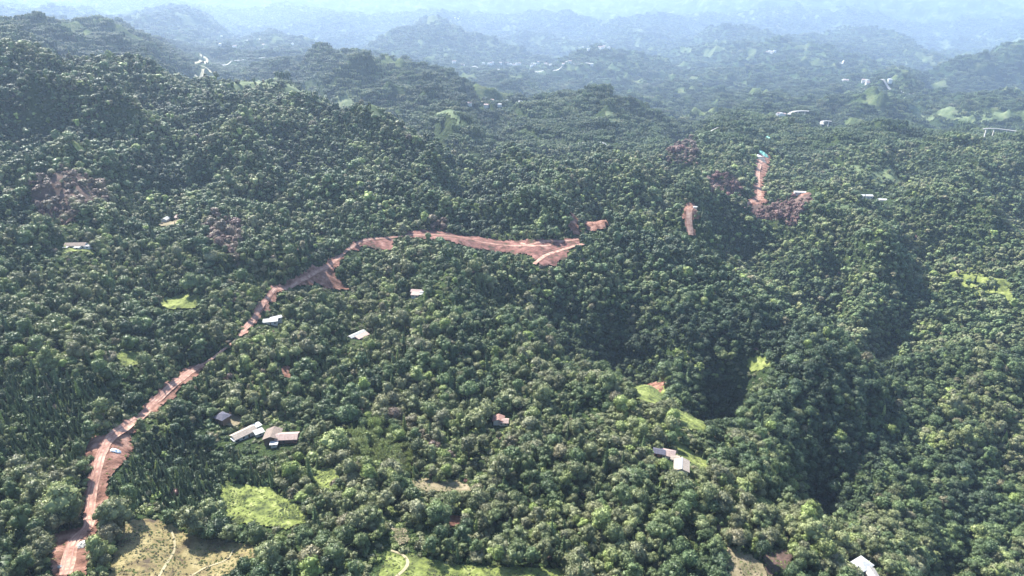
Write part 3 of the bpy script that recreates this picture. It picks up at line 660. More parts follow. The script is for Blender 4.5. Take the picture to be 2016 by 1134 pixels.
def B(cx, cy_, L_, W2, hw, rise, rk, rm, wm, **k): return dict(cx=cx, cy_=cy_, L_=L_, W2=W2, hw=hw, rise=rise, rkind=rk, rm=M[rm], wm=M[wm], **k)
house('farmhouse', 'brown-roofed L-shaped farmhouse, the largest and rightmost of the lower-left hamlet', 552, 868, R(4),
  [B(-4.6,2.2,9.5,8.5,3.2,2.0,'gable','r_brown','w_brown',rz=R(90)), B(4.4,0,12,6.6,3.0,1.5,'gable','r_pink','w_brown',win=4), B(-2.2,-5.2,3.4,2.2,2.1,.3,'shed','r_white','w_white',win=1,door=False), B(9.6,-1,2.2,5,2.2,.3,'shed','r_red','w_red',win=1,door=False)], 12)
house('pavilion', 'small dark slate hip-roofed house at the upper left of the hamlet', 440, 832, R(-28),
  [B(0,0,6.6,5.8,4.6,2.0,'hip','r_slate','w_brown',win=2,over=.9)], 6)
house('farmhouse', 'long grey-tan roofed white house set diagonally between the slate pavilion and brown farmhouse', 481, 860, R(48),
  [B(0,0,13.5,6.2,2.9,1.5,'gable','r_tan','w_white',win=4), B(-6.3,-1.5,2.6,3.2,2.4,.2,'flat','r_white','w_white',win=1,door=False)], 9)
house('shed', 'bright white flat-roofed shed with a water tank just right of the diagonal white house', 504, 846, R(48),
  [B(0,0,5.6,3.4,2.7,.3,'shed','r_white','w_white',win=1,door=False)], 4, 'shed')
house('shed', 'white metal-roofed open shed on concrete yard left of the brown L-shaped farmhouse', 511, 857, R(40),
  [B(0,0,4.6,3.6,2.5,.5,'shed','r_metal','w_white',win=1,door=False)], 4, 'shed')
house('hut', 'pink-brown roofed hut with white front wall and tall thin trees at its sides', 986, 834, R(-4),
  [B(-1.5,1,5.5,6.4,2.8,1.5,'gable','r_red','w_white',rz=R(90),win=2), B(2.0,-.6,5.2,4.2,2.5,1.1,'gable','r_pink','w_white',win=2,door=False)], 7)
house('farmhouse', 'small dark-roofed red brick house beside the hipped tan roof, lower right', 1297, 897, R(-14),
  [B(0,0,6,4.4,3.0,1.3,'gable','r_slate','w_red',win=2)], 5)
house('farmhouse', 'hipped tan-pink roofed house adjoining the small red brick house', 1314, 900, R(-20),
  [B(0,0,7.4,5.6,3.0,1.7,'hip','r_pink','w_white',win=2), B(4.6,-2.6,3.8,3.6,2.5,1.0,'gable','r_tan','w_white',win=1,door=False)], 6)
house('farmhouse', 'tan gabled house with a white ridge line, lower of the two farms on the right', 1341, 925, R(76),
  [B(0,0,9.5,7.6,2.8,1.8,'gable','r_tan','w_white',win=3,ridge=M['r_white'])], 6)
house('farmhouse', 'long brown-roofed white house on a grassy yard high on the left hillside', 152, 488, R(4),
  [B(0,0,17,7,3.0,1.8,'gable','r_brown','w_white',win=5), B(-7.5,-4.2,5,3.5,2.6,.5,'shed','r_white','w_white',win=1,door=False), B(3.2,-4.8,4.2,3,2.4,.5,'shed','r_metal','w_white',win=1,door=False), B(10.8,-1.5,4.2,5.5,2.6,.4,'flat','r_white','w_white',win=1,door=False)], 13)
house('barn', 'small white gabled barn in trees left of the pink shed on the hillside', 327, 437, R(10),
  [B(0,0,8,5.5,3.2,1.8,'gable','r_metal','w_white',win=2,rz=R(80))], 6, 'barn')
house('farmhouse', 'small faded pink tin-roofed house right of the white gabled barn', 354, 432, R(-6),
  [B(0,0,7,6,2.8,1.2,'gable','r_pink','w_pink',win=2), B(-3,3,5,4,2.4,.8,'shed','r_red','w_pink',win=1,door=False)], 7)
house('farmhouse', 'cluster of pale pink roof slabs stepping down among trees below the red cut bank', 822, 582, R(-8),
  [B(-1,3,10,5,3.0,1.3,'gable','r_pink','w_pink',win=2), B(4.6,-1.8,5.5,3,2.7,.3,'shed','r_white','w_white',win=1,door=False), B(-1.2,-2.2,6,5.4,2.6,.8,'shed','r_pink','w_white',win=2), B(5.0,2.6,5,3.4,3.4,.2,'flat','r_white','w_white',win=1,door=False)], 10)
house('farmhouse', 'pair of long narrow white-grey roofs set diagonally in scrub near the picture centre', 706, 666, R(50),
  [B(0,1.7,14,4.0,3.0,1.1,'gable','r_metal','w_white',win=4), B(1.5,-3.4,10,3.6,2.6,.8,'shed','r_pink','w_pink',win=3)], 10)
house('farmhouse', 'flat white-roofed house beside the upper dirt road', 536, 637, R(14),
  [B(-1,-.6,10.5,5.5,3.0,.25,'flat','r_metal','w_white',win=3), B(3.2,3.8,8,2.6,3.0,.5,'shed','r_white','w_white',win=2,door=False,rz=R(18))], 9)
house('farmhouse', 'white-roofed grey house cut by the bottom edge at lower right', 1703, 1126, R(30),
  [B(0,2.2,7,6,3.2,1.5,'hip','r_white','w_white',win=2), B(-1.2,-4.0,6,4.2,2.7,1.2,'gable','r_grey','w_pink',win=2,rz=R(60))], 9)
house('barn', 'long white-roofed barn on the far right hillside', 1703, 390, R(-3), [B(0,0,20,9,4,1.5,'gable','r_white','w_white',win=4)], 14, 'barn')
house('shed', 'small white shed right of the long white barn', 1736, 397, R(-8), [B(0,0,11,8,3.5,1.3,'gable','r_white','w_white',win=2)], 10, 'shed')
house('shed', 'long low white shed beside the red-brown bushes right of the climbing dirt road', 1578, 382, R(-8), [B(0,0,22,5,3,.5,'shed','r_white','w_white',win=4)], 12, 'shed')
house('shed', 'tiny white hut beside the round red earth pad', 1368, 411, 0, [B(0,0,4.5,3.5,2.6,.6,'gable','r_white','w_white',win=2)], 5, 'shed')
# far villages: small houses grouped by valley
def far_house_mesh(seed):
    g = np.random.default_rng(seed); L_ = g.uniform(14, 24); W2 = g.uniform(10, 14); hw = g.uniform(6, 10)
    return L_, W2, hw
village_src = []
for s in range(4):
    L_, W2, hw = far_house_mesh(s); V = []; Fs = []; box(V, Fs, -L_/2, L_/2, -W2/2, W2/2, -6, hw)
    w = mesh_obj('distant_house', V, Fs, M['w_white']); V, Fs = roof_geo(L_, W2, hw+.3, 3.2, .8, 'hip' if s % 2 else 'gable')
    r_ = mesh_obj('roof', V, Fs, M['r_white'] if s % 2 else M['r_pink'], w)
    village_src.append((w, r_))
VILL = [('white village houses strung along the pale road in the far valley', 1030, 128, 130, 4, 26), ('white houses of the hazy far town high in the valley', 1180, 95, 30, 5, 10), ('white hillside buildings on the hazy mountain at upper right', 1520, 104, 22, 2, 7),
        ('tiny white houses on the far ridge at top centre', 895, 36, 16, 4, 5), ('scattered pale farmhouses in the valley left of the dark wooded knoll', 960, 205, 60, 14, 7), ('scattered white farmhouses on the far left mountain foot', 480, 90, 90, 14, 9),
        ('white farmhouses among green fields in the right middle distance', 1700, 165, 60, 6, 6), ('white houses beside the curved viaduct', 1530, 228, 14, 2, 4)]
first = set()
for k, (lab, px, py, sx, sy, n) in enumerate(VILL):
    for i in range(n):
        x, y = hit(px+random.gauss(0, sx*.55), py+random.gauss(0, sy*.5)); q = (k+i) % 4
        if y > 14000: continue
        sc = .7 if y < 2600 else 1.15
        w, r_ = village_src[q]
        if q in first: w2 = w.copy(); COL.objects.link(w2); r2 = r_.copy(); COL.objects.link(r2); r2.parent = w2
        else: w2 = w; first.add(q)
        w2.location = (x, y, float(ground(x, y))+1); w2.rotation_euler = (0, 0, random.uniform(-.5, .5)); w2.scale = (sc,)*3
        tag(w2, lab, 'house', lab.split(' ', 1)[1]); HOUSES.append((x, y, 14*sc))
# viaducts
def viaduct(label, a, b, w, h):
    P = hits([a, b]); n = 9
    y2 = P[0,1]+np.clip(P[1,1]-P[0,1], -60, 60); P[1] = [P[1,0]/P[1,1]*y2, y2]
    pts = [P[0]+(P[1]-P[0])*t+np.array([0, 1])*28*math.sin(math.pi*t) for t in np.linspace(0, 1, n)]
    z = max(float(ground(*p)) for p in pts)+h
    root = empty('viaduct', pts[0][0], pts[0][1], 0); root.location = (0, 0, 0); tag(root, label, 'viaduct')
    V = []; Fs = []
    for i, p in enumerate(pts):
        d = pts[min(i+1, n-1)]-pts[max(i-1, 0)]; d = d/np.hypot(*d); nn = np.array([-d[1], d[0]])*w/2
        for zz in (z, z-1.6): V += [(p[0]-nn[0], p[1]-nn[1], zz), (p[0]+nn[0], p[1]+nn[1], zz)]
        if i:
            k = i*4; Fs += [(k-4,k,k+1,k-3),(k-2,k-1,k+3,k+2),(k-4,k-2,k+2,k),(k-3,k+1,k+3,k-1)]
    Fs += [(0,1,3,2),(n*4-4,n*4-2,n*4-1,n*4-3)]
    mesh_obj('deck', V, Fs, M['paleroad'], root)
    for p in pts[1:-1:2]:
        V = []; Fs = []; box(V, Fs, p[0]-1, p[0]+1, p[1]-1.4, p[1]+1.4, float(ground(*p))-3, z-1.62); mesh_obj('pier', V, Fs, M['concrete'], root)
    ROADS.append((np.array(pts), w))
viaduct('curved white viaduct in the valley right of centre', (1552,231), (1592,223), 11, 9)
viaduct('pale low viaduct crossing the valley at the right edge', (1930,276), (2030,281), 5, 2)
viaduct('short white road bridge right of the curved viaduct', (1616,255), (1634,256), 9, 6)
# sheeting heaps and steps
def heap(name, label, px, py, L_, W2, h, m, cat, rz=0, seed=1):
    x, y = hit(px, py); g = np.random.default_rng(seed); n = 22
    a = np.linspace(-1, 1, n); X, Y = np.meshgrid(a, a)
    rr = np.sqrt(X**2+Y**2)+.25*noise(X*2.2+seed, Y*2.2)
    Z = h*np.clip(1-rr**2, 0, 1)**.6*(1+.7*noise(X*3+seed*3, Y*3+1))+.12*h*np.abs(noise(X*9, Y*9))
    c, s = math.cos(rz), math.sin(rz)
    wx = x+(X*c*L_/2-Y*s*W2/2); wy = y+(X*s*L_/2+Y*c*W2/2); wz = ground(wx, wy)+.5+Z
    I = np.arange(n*n).reshape(n, n); Q = np.stack([I[:-1,:-1], I[:-1,1:], I[1:,1:], I[1:,:-1]], -1)
    keep = (rr[:-1,:-1] < 1.02); Q = Q[keep]
    gz = float(ground(x, y))
    o = mesh_obj(name, np.stack([wx-x, wy-y, wz-gz], -1).reshape(-1, 3), Q, m); o.location = (x, y, gz)
    md = o.modifiers.new('thick', 'SOLIDIFY'); md.thickness = .08
    tag(o, label, cat); HOUSES.append((x, y, max(L_, W2)*.5)); return o
heap('tarp_heap', 'heap of pale blue-white sheeting on the widest part of the red dirt lot', 228, 890, 5.0, 3.4, 1.3, M['tarp'], 'tarp', .3, 2)
heap('tarp_heap', 'turquoise sheeting spread over the head of the climbing dirt road', 1503, 306, 22, 26, 4, M['turq'], 'tarp', .4, 3)
heap('tarp_heap', 'small pale turquoise sheeting on the slope above the larger turquoise sheet', 1513, 275, 15, 34, 4, M['turq'], 'tarp', .1, 5)
heap('tarp_heap', 'white sheeting beside the left edge of the turquoise sheet', 1492, 309, 12, 20, 3, M['tarp'], 'tarp', .4, 6)
heap('rubble_pile', 'pale grey rubble spilled beside the lower end of the dirt road', 164, 1074, 4.2, 6.0, 1.2, M['rubble'], 'rubble', 0, 7)
heap('rubble_pile', 'small white rubble heap at the left edge of the road, bottom left', 119, 1118, 2.0, 2.4, .7, M['rubble'], 'rubble', 0, 8)
x, y = hit(1502, 322); st = empty('concrete_steps', x, y); tag(st, 'pale stepped concrete slabs just below the turquoise sheeting', 'steps')
for k in range(5):
    V = []; Fs = []; box(V, Fs, -6+k*.4, 6+k*.4, k*5-.9, k*5+.9, -3, 1.2+k*1.6); mesh_obj('step', V, Fs, M['paleroad'], st)
HOUSES.append((x, y+6, 10))
# crop rows on the garden plots: low leafy ridges
def rows(pix, n, dirpix, m_hue, label, w=1.0, h=1.2):
    P = hits(pix); d = hits(dirpix); dv = d[1]-d[0]; dv = dv/np.hypot(*dv); nv = np.array([-dv[1], dv[0]])
    s = P@nv; c = MB()
    for q in np.linspace(s.min()+.4, s.max()-.4, n):
        t0 = (P@dv).min(); t1 = (P@dv).max(); t = np.arange(t0, t1, .7)
        X = nv[0]*q+dv[0]*t; Y = nv[1]*q+dv[1]*t; ins = inpoly(X, Y, P)
        for x_, y_ in zip(X[ins], Y[ins]):
            z_ = float(ground(x_, y_))+.6
            c.leaves((x_, y_, z_), (w*.6, w*.6, h*.6), 7, .45, rng, -.2)
    V, T = c.get(); o = mesh_obj('crop_rows', V, T.astype(np.int32), M['leaf']); o['hue'] = m_hue; tag(o, label, None, None, 'stuff')
rows([(446,972),(484,976),(488,994),(444,1000)], 8, [(452,998),(462,972)], .10, 'bright green crop rows on the garden plot')
rows([(546,988),(590,998),(596,1026),(550,1022)], 9, [(566,1020),(568,990)], .15, 'yellow-green crop rows at the right end of the garden plot')
rows([(622,934),(656,926),(658,940),(636,958)], 6, [(628,952),(654,930)], .35, 'slanting crop terraces right of the garden plot')
rows([(768,1042),(802,1042),(806,1074),(772,1074)], 7, [(772,1058),(802,1060)], .40, 'curved dry crop terraces near the bottom')
# ------------------------------------------------------------------ where trees stand
def jitter(y0, y1, s, umax, grow=0.0):
    xs, ys = [], []
    y = y0
    while y < y1:
        st = s*(1+grow*(y-y0)); x = np.arange(-umax*y-20, umax*y+20, st)
        xs.append(x+rng.uniform(-.48, .48, len(x))*st); ys.append(y+rng.uniform(-.48, .48, len(x))*st); y += st
    return np.concatenate(xs), np.concatenate(ys)
HP = np.array(HOUSES)
def clear_of(x, y, h, hue_=None):
    """true where nothing open is built over or screened from above"""
    ok = ~open_mask(x, y) | (open_mask(x, y, far=True) & (rng.uniform(size=len(x)) < np.where((hue_ if hue_ is not None else x*0) > .9, .6, .2)))
    # a tree standing in front of an open place hides it: keep most of them back
    k = .62*h/np.maximum(.12, (CAMZ-ground(x, y))/y); k = np.minimum(k, 42); d = np.hypot(x, y)
    for f in (.5, 1.0): ok &= ~open_mask(x+x/d*k*f, y+y/d*k*f) | open_mask(x+x/d*k*f, y+y/d*k*f, far=True)
    for f in (.75, 1.25, 1.6, 2.0): ok &= ~((y < 600) & open_mask(x+x/d*k*f, y+y/d*k*f))
    for P, w in ROADS:
        b0, b1 = P.min(0)-20, P.max(0)+20
        s = np.nonzero(ok & (x > b0[0]) & (x < b1[0]) & (y > b0[1]-30) & (y < b1[1]))[0]
        if len(s):
            for f in (0, .5, 1.0):
                d2 = np.full(len(s), 1e9)
                for q in P[::2]: d2 = np.minimum(d2, (x[s]+x[s]/d[s]*k[s]*f-q[0])**2+(y[s]+y[s]/d[s]*k[s]*f-q[1])**2)
                ok[s[d2 < (w*.5+1.2+.12*h[s])**2]] = False
    for hx, hy, r in HP:
        dx, dy = x-hx, y-hy; a = (np.abs(dx) < r*.85+2.5) & (dy < r*.8+2) & (dy > -(r*.8+3)-np.minimum(k*2.6, 34))
        ok &= ~a
    return ok
ZONES = [ # (outline in pixels, conifer share, hue shift, bamboo share, hue absolute or None)
 ([(245,868),(330,858),(385,868),(440,930),(445,1000),(400,1040),(300,1020),(212,1000),(214,950)], .92, -.12, 0, None),
 ([(0,740),(170,758),(250,780),(240,830),(170,858),(165,900),(150,960),(0,935)], .85, -.05, 0, None),
 ([(440,870),(560,900),(560,960),(440,950)], .8, -.1, 0, None),
 ([(540,725),(650,725),(650,805),(540,805)], .55, -.1, 0, None),
 ([(600,640),(690,640),(690,700),(600,700)], .4, -.1, 0, None), ([(735,650),(810,650),(810,710),(735,710)], .5, -.15, 0, None),
 ([(200,530),(340,530),(330,650),(180,640)], .5, 0, 0, None), ([(380,480),(640,400),(700,450),(520,540),(380,560)], .4, -.05, 0, None),
 ([(990,680),(1090,680),(1090,770),(990,770)], .4, 0, 0, None), ([(700,1060),(1000,1040),(1000,1134),(700,1134)], .45, .02, 0, None),
 ([(1440,960),(1560,960),(1560,1020),(1440,1020)], .4, .0, 0, None),
 ([(1300,480),(1420,420),(1480,470),(1400,520)], .4, -.1, 0, None),
 ([(684,862),(760,850),(816,896),(804,944),(700,932)], 0, .1, .85, .80),
 ([(1390,358),(1456,358),(1458,390),(1394,390)], 0, 0, 0, .985), ([(1436,390),(1588,378),(1602,402),(1568,450),(1480,428)], .1, 0, 0, .985),
 ([(55,372),(222,372),(216,412),(140,450),(84,434)], .0, 0, 0, .92), ([(400,440),(480,450),(470,520),(420,500)], .1, 0, 0, .94),
 ([(1312,292),(1372,296),(1372,330),(1312,326)], 0, 0, 0, .95), ([(700,810),(800,850),(930,960),(880,900),(790,820)], .1, 0, 0, .90),
 ([(850,440),(880,440),(880,480),(850,480)], 0, 0, 0, .93),
]
ZW = [(hits(z[0]), *z[1:]) for z in ZONES]
OLIVE = hits([(400,560),(640,560),(860,600),(1040,690),(1180,745),(1300,805),(1500,965),(1700,1090),(1760,1134),(500,1134),(440,1060),(560,920),(400,800)])
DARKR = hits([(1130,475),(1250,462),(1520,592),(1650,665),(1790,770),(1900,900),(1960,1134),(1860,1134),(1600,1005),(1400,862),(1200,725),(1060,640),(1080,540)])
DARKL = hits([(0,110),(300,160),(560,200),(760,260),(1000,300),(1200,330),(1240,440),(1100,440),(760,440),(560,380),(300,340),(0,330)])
def choose(x, y):
    n = len(x); hue = .34+.62*fbm(x/75, y/75, 3)+rng.normal(0, .12, n)+.28*noise(x/17+9, y/17)
    hue[inpoly(x, y, OLIVE)] += .17
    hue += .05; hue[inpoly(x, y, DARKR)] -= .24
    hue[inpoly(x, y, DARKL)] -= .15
    hue = np.where(hue > .75, .75+(hue-.75)*.4, hue)
    con = np.clip(.10+.6*(noise(x/90+3, y/90+7)-.08), .04, .5); bam = np.zeros(n); con = con+np.where((x < 40) & (y < 720) & (y > 300), .2, 0)
    fixed = np.zeros(n, bool)
    for P, c_, dh, bm, ab in ZW:
        m_ = inpoly(x, y, P); con[m_] = c_; hue[m_] += dh; bam[m_] = bm
        if ab is not None: hue[m_] = ab+rng.normal(0, .025, m_.sum()); fixed |= m_
    r = rng.uniform(size=n); kind = np.where(r < bam, 2, np.where(rng.uniform(size=n) < con, 1, 0))
    hue = np.where((kind == 1) & ~fixed, hue*.45+.02, hue)
    rare = (rng.uniform(size=n) < .04) & ~fixed; hue[rare] = rng.choice([.80, .84, .84, .90], rare.sum())
    bright = (fbm(x/48+70, y/48+11, 3) > .40) & ~fixed & (kind == 0); hue[bright] = .78+rng.normal(0, .05, bright.sum())
    return kind, np.clip(hue, 0, 1)
NEAR_END = 1350
x, y = jitter(150, NEAR_END, 3.6, 1.12, .00045)
s_ = (np.abs(x) < np.maximum(.86*y+25, np.minimum(1.1*y, 420))); x, y = x[s_], y[s_]
hgt = 9.5*np.ones(len(x)); g_ = ground(x, y)
vis = hidden_by(x, y, g_+14) < 26
x, y, g_ = x[vis], y[vis], g_[vis]
xe, ye = jitter(180, 520, 3.5, 1.1, 0); zm = inpoly(xe, ye, ZW[0][0]) | inpoly(xe, ye, ZW[1][0]) | inpoly(xe, ye, ZW[2][0])
x = np.r_[x, xe[zm]]; y = np.r_[y, ye[zm]]; g_ = ground(x, y)
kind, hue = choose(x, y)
size = .69*np.clip(rng.lognormal(-.08, .36, len(x)), .42, 1.9)*(1+.22*noise(x/45+2, y/45))
size *= 1+.42*noise(x/21+4, y/21)
for zi in (0, 1, 2): size = np.where(inpoly(x, y, ZW[zi][0]), np.clip(size*.62, .42, .8), size)
hts = np.where(kind == 1, 11.5, np.where(kind == 2, 9.5, 9.8))*size
ok = clear_of(x, y, hts, hue)
gap = fbm(x/38+20, y/38, 2) > .38      # small gaps in the canopy
ok &= ~gap
x, y, g_, kind, hue, size, hts = [a[ok] for a in (x, y, g_, kind, hue, size, hts)]
rot = rng.uniform(0, 6.28, len(x))
pick = rng.integers(0, 1000, len(x))
px, py = project(x, y, g_+hts*.6)
dist = np.sqrt(x*x+y*y+(CAMZ-g_)**2)
inframe = (px > 6) & (px < 2010) & (py > 4) & (py < 1128) & (hidden_by(x, y, g_+hts*.6) < 0)
# ---- individual trees: those that show largest
def individuals(k, nmax):
    s = np.nonzero(inframe & (kind == k))[0]; app = hts[s]*(4.2 if k != 1 else 2.2)*size[s]/dist[s]**2
    return s[np.argsort(-app)][:nmax]
LAND = [('the tan dry-grass meadow', 370, 1095), ('the bright green crop plot', 515, 1000), ('the brown L-shaped farmhouse', 555, 860), ('the dark slate pavilion', 440, 825), ('the blue-white sheeting heap', 228, 888),
        ('the pale rubble on the dirt road', 164, 1074), ('the pink earth patch', 897, 1027), ('the curved crop terraces', 787, 1058), ('the bamboo grove', 750, 895), ('the dry scrub slope', 865, 955),
        ('the white-fronted hut', 985, 830), ('the white-ridged tan farmhouse', 1342, 918), ('the bottom-edge white farmhouse', 1705, 1122), ('the bare tan plot', 1465, 1110), ('the bright valley plot', 1355, 832),
        ('the slanting crop terraces', 642, 942), ('the curving footpath', 803, 1112), ('the red gully', 1535, 1105), ('the diagonal white house', 483, 852), ('the small orange clay patch', 563, 734), ('the narrow bright strip', 1508, 992), ('the grassy bottom verge', 1000, 1120)]
TONE = [(.14, 'blackish green'), (.30, 'deep green'), (.44, 'mid green'), (.56, 'olive green'), (.68, 'grey-olive'), (.80, 'khaki'), (.88, 'yellow-green'), (.96, 'tan-brown'), (2, 'russet')]
ORD = ['', 'second ', 'third ', 'fourth ', 'fifth ', 'sixth ', 'seventh ', 'eighth ', 'ninth ', 'tenth ', 'eleventh ', 'twelfth ']
def describe(sel, mk, noun):
    info = []
    for i in sel:
        d = [(math.hypot(px[i]-a, (py[i]-b)*1.3), nm, a, b) for nm, a, b in LAND]; dd, nm, a, b = min(d)
        dx, dy = px[i]-a, py[i]-b
        side = ('right of' if dx > 0 else 'left of') if abs(dx) > abs(dy)*1.2 else ('below' if dy > 0 else 'above')
        tone = next(t for v, t in TONE if hue[i] < v)
        form = {'round': 'round-crowned', 'tall': 'tall', 'spread': 'broad', 'loose': 'loose-crowned', 'ragged': 'ragged', 'spire': 'spiky', 'plume': 'feathery'}[models[mk][pick[i] % len(models[mk])][0]]
        sz = 'big ' if size[i] > 1.15 else ('small ' if size[i] < .8 else '')
        info.append((i, (sz+tone+' '+form+' '+noun, side, nm), dd))
    cnt = {}
    for k in sorted(range(len(info)), key=lambda k: info[k][2]):
        i, key, dd = info[k]; c = cnt.get(key, 0); cnt[key] = c+1
        a, side, nm = key
        info[k] = (i, '%s, %snearest %s %s' % (a, ORD[min(c, 11)], side, nm))
    return {i: l for i, l in info}
def plant(sel, mk, name, noun, cat, group, parts):
    lab = describe(sel, mk, noun)
    for i in sel:
        md = models[mk][pick[i] % len(models[mk])]
        e = bpy.data.objects.new(name, None); COL.objects.link(e); e.location = (x[i], y[i], g_[i]); e.rotation_euler = (0, 0, rot[i]); e.scale = (size[i], size[i], size[i]*random.uniform(.8, 1.25))
        tag(e, lab[i], cat, group)
        for nm, me in ((parts[0], md[1]), (parts[1], md[2])):
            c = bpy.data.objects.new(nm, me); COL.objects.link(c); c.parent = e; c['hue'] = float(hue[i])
sb, sc_, sm = individuals(0, 300), individuals(1, 150), individuals(2, 40)
plant(sb, 'broad', 'broadleaf_tree', 'tree', 'tree', 'broadleaf trees of the foreground wood', ('crown', 'trunk'))
plant(sc_, 'conifer', 'conifer', 'conifer', 'conifer', 'conifers of the foreground wood', ('crown', 'trunk'))
plant(sm, 'bamboo', 'bamboo', 'bamboo clump', 'bamboo', 'bamboo clumps on the centre slope', ('foliage', 'canes'))
rest = np.ones(len(x), bool); rest[np.r_[sb, sc_, sm]] = False
def scatter(name, label, key, s):
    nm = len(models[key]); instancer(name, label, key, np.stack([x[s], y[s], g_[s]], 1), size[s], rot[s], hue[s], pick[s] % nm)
scatter('forest', 'dense broadleaf forest covering the near hillsides', 'broad', np.nonzero(rest & (kind == 0) & (y < 620))[0])
scatter('forest', 'broadleaf forest on the hillsides beyond the red road', 'lo', np.nonzero(rest & (kind == 0) & (y >= 620))[0])
scatter('conifer_wood', 'dark conifers mixed through the forest', 'conifer', np.nonzero(rest & (kind == 1))[0])
if (rest & (kind == 2)).any(): scatter('bamboo_grove', 'rest of the feathery bamboo grove', 'bamboo', np.nonzero(rest & (kind == 2))[0])
NT = len(x)
# undergrowth
x, y = jitter(150, 1000, 4.4, 1.12, .0006)
s_ = (np.abs(x) < np.maximum(.86*y+25, np.minimum(1.1*y, 420))); x, y = x[s_], y[s_]
g_ = ground(x, y); v = (hidden_by(x, y, g_+3) < 12); x, y, g_ = x[v], y[v], g_[v]
def near_house(x, y, f=.75):
    m = np.zeros(len(x), bool)
    for hx, hy, r in HP: m |= (np.abs(x-hx) < r*f+1) & (y-hy < r*f+1) & (y-hy > -(r*f+3))
    return m
def near_road(x, y, ex):
    m = np.zeros(len(x), bool)
    for P, w in ROADS:
        b0, b1 = P.min(0)-8, P.max(0)+8; s = np.nonzero((x > b0[0]) & (x < b1[0]) & (y > b0[1]) & (y < b1[1]))[0]
        if len(s):
            d2 = np.full(len(s), 1e9)
            for q in P[::2]: d2 = np.minimum(d2, (x[s]-q[0])**2+(y[s]-q[1])**2)
            m[s[d2 < (w*.5+ex)**2]] = True
    return m
ok = ~open_mask(x, y) & ~near_road(x, y, .8) & ~near_house(x, y)
x, y, g_ = x[ok], y[ok], g_[ok]
_, hue = choose(x, y); hue = np.where(fbm(x/38+20, y/38, 2) > .33, rng.uniform(.6, .86, len(x)), np.clip(hue+.08, 0, 1))
instancer('undergrowth', 'undergrowth between the forest trees', 'shrub', np.stack([x, y, g_], 1), rng.uniform(.7, 1.9, len(x)), rng.uniform(0, 6.28, len(x)), hue, rng.integers(0, 3, len(x)))
# tufts and bushes on the open ground
x, y = jitter(150, 720, 1.35, 1.0, .0006)
m_ = open_mask(x, y); x, y = x[m_], y[m_]
soil = np.zeros(len(x), bool); tanm = np.zeros(len(x), bool)
for k, (mt, pl) in OPEN.items():
    ip_ = inpoly(x, y, WPOLY[k])
    if mt in ('earth', 'cut', 'plough'): soil |= ip_
    if mt in ('tan', 'dry'): tanm |= ip_
r = rng.uniform(size=len(x)); keep = (~soil | (r < .07)) & ~near_road(x, y, .3) & ~near_house(x, y, .6) & (noise(x/9, y/9) > -.25)
x, y, soil, tanm = x[keep], y[keep], soil[keep], tanm[keep]; g_ = ground(x, y)
hue = np.where(tanm, rng.choice([.70, .74, .78, .80, .91], len(x)), rng.choice([.60, .70, .80, .84, .84], len(x)))
instancer('grass_tufts', 'grass tufts and weeds over the open plots', 'tuft', np.stack([x, y, g_+.35], 1), rng.uniform(.5, 1.25, len(x)), rng.uniform(0, 6.28, len(x)), hue, rng.integers(0, 2, len(x)))
# far woods
def far_wood(y0, y1, s, sc, label):
    x, y = jitter(y0, y1, s, .84, 0); g_ = ground(x, y)
    v = (hidden_by(x, y, g_+12) < 40) & ~meadow_noise(x, y); x, y, g_ = x[v], y[v], g_[v]
    ok = (~open_mask(x, y) | (rng.uniform(size=len(x)) < .3)) & ~near_road(x, y, 20) & ~near_house(x, y, .9); x, y, g_ = x[ok], y[ok], g_[ok]
    gp = fbm(x/90+3, y/90+8, 3) < .42; x, y, g_ = x[gp], y[gp], g_[gp]
    hue = np.clip(.28+.42*fbm(x/300, y/300, 4)+rng.normal(0, .10, len(x)), 0, .84)
    instancer('distant_forest', label, 'grove', np.stack([x, y, g_], 1), np.full(len(x), sc)*rng.uniform(.8, 1.15, len(x)), rng.uniform(0, 6.28, len(x)), hue, rng.integers(0, 4, len(x)))
    return len(x)
n1 = far_wood(NEAR_END, 4200, 19, .9, 'forest on the middle-distance ridges')
n2 = far_wood(4200, 11000, 35, 1.25, 'hazy forest on the far mountains')
print('TREES', NT, 'FAR', n1, n2)
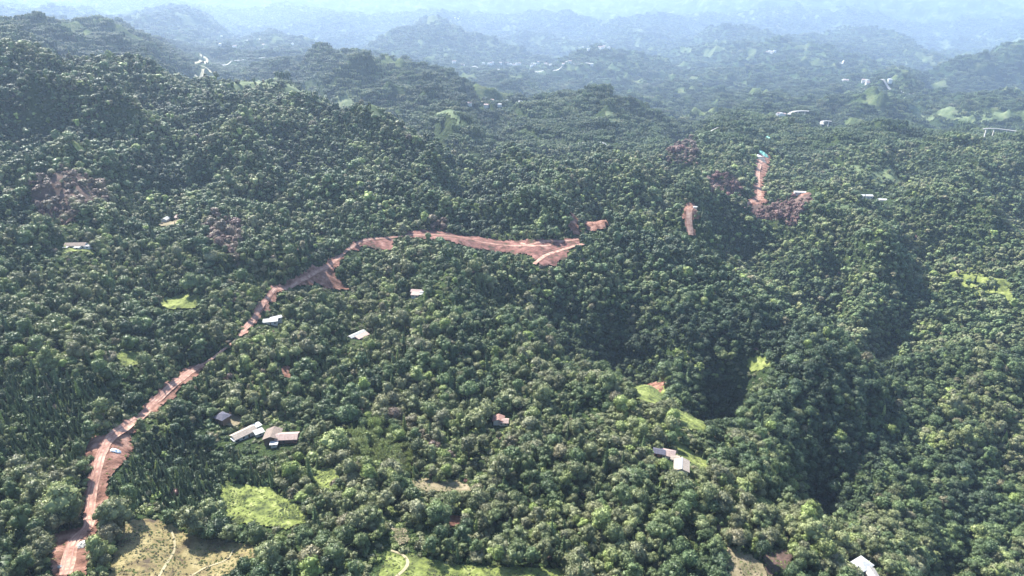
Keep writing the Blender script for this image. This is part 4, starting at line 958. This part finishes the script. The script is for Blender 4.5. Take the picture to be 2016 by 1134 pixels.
# ------------------------------------------------------------------ air
lo = float(H.min())-1.5
hz_top = max(CAMZ+60, float(H.max())+30)
V = []; Fs = []; box(V, Fs, -69000, 69000, -400, 53500, lo, hz_top)
hz = mesh_obj('haze', V, Fs, None); tag(hz, kind='stuff')
m = bpy.data.materials.new('haze_air'); m.use_nodes = True; nt = m.node_tree; nt.nodes.clear()
o = nt.nodes.new('ShaderNodeOutputMaterial'); v = nt.nodes.new('ShaderNodeVolumePrincipled')
v.inputs['Color'].default_value = (.46, .61, .84, 1); v.inputs['Density'].default_value = .68e-4; v.inputs['Anisotropy'].default_value = .25
v.inputs['Density Attribute'].default_value = ''
nt.links.new(v.outputs[0], o.inputs['Volume']); hz.data.materials.append(m)
# ------------------------------------------------------------------ sun, sky, camera
SUN_EL, SUN_AZ = R(45), R(-38)           # azimuth measured from +Y towards +X
ld = bpy.data.lights.new('sun', 'SUN'); ld.energy = 5.0; ld.angle = R(.53); ld.color = (1, .955, .88)
sun = bpy.data.objects.new('sun', ld); COL.objects.link(sun)
from mathutils import Vector
dirv = Vector((math.sin(SUN_AZ)*math.cos(SUN_EL), math.cos(SUN_AZ)*math.cos(SUN_EL), math.sin(SUN_EL)))
sun.rotation_euler = dirv.to_track_quat('Z', 'Y').to_euler(); sun.location = (0, 0, 900)
w = bpy.data.worlds.new('World'); S.world = w; w.use_nodes = True; nt = w.node_tree
sky = nt.nodes.new('ShaderNodeTexSky'); sky.sky_type = 'NISHITA'; sky.sun_disc = False; sky.sun_elevation = SUN_EL; sky.sun_rotation = SUN_AZ
sky.dust_density = 1.5; sky.altitude = 800
bg = nt.nodes['Background']; bg.inputs['Strength'].default_value = .125; nt.links.new(sky.outputs[0], bg.inputs[0])
cd = bpy.data.cameras.new('camera'); cam = bpy.data.objects.new('camera', cd); COL.objects.link(cam); S.camera = cam
cd.sensor_width = 36; cd.lens = 36*F/2016; cd.clip_start = 1; cd.clip_end = 150000
cam.location = (0, 0, CAMZ); cam.rotation_euler = (math.pi/2-PITCH, 0, 0)
S.view_settings.view_transform = 'Standard'; S.view_settings.look = 'None'; S.view_settings.gamma = 1; S.view_settings.exposure = 1.7
S.render.resolution_x, S.render.resolution_y = 1024, 576
c = S.cycles; c.max_bounces = 4; c.diffuse_bounces = 2; c.glossy_bounces = 1; c.transmission_bounces = 2; c.volume_bounces = 1; c.transparent_max_bounces = 4; c.use_denoising = True
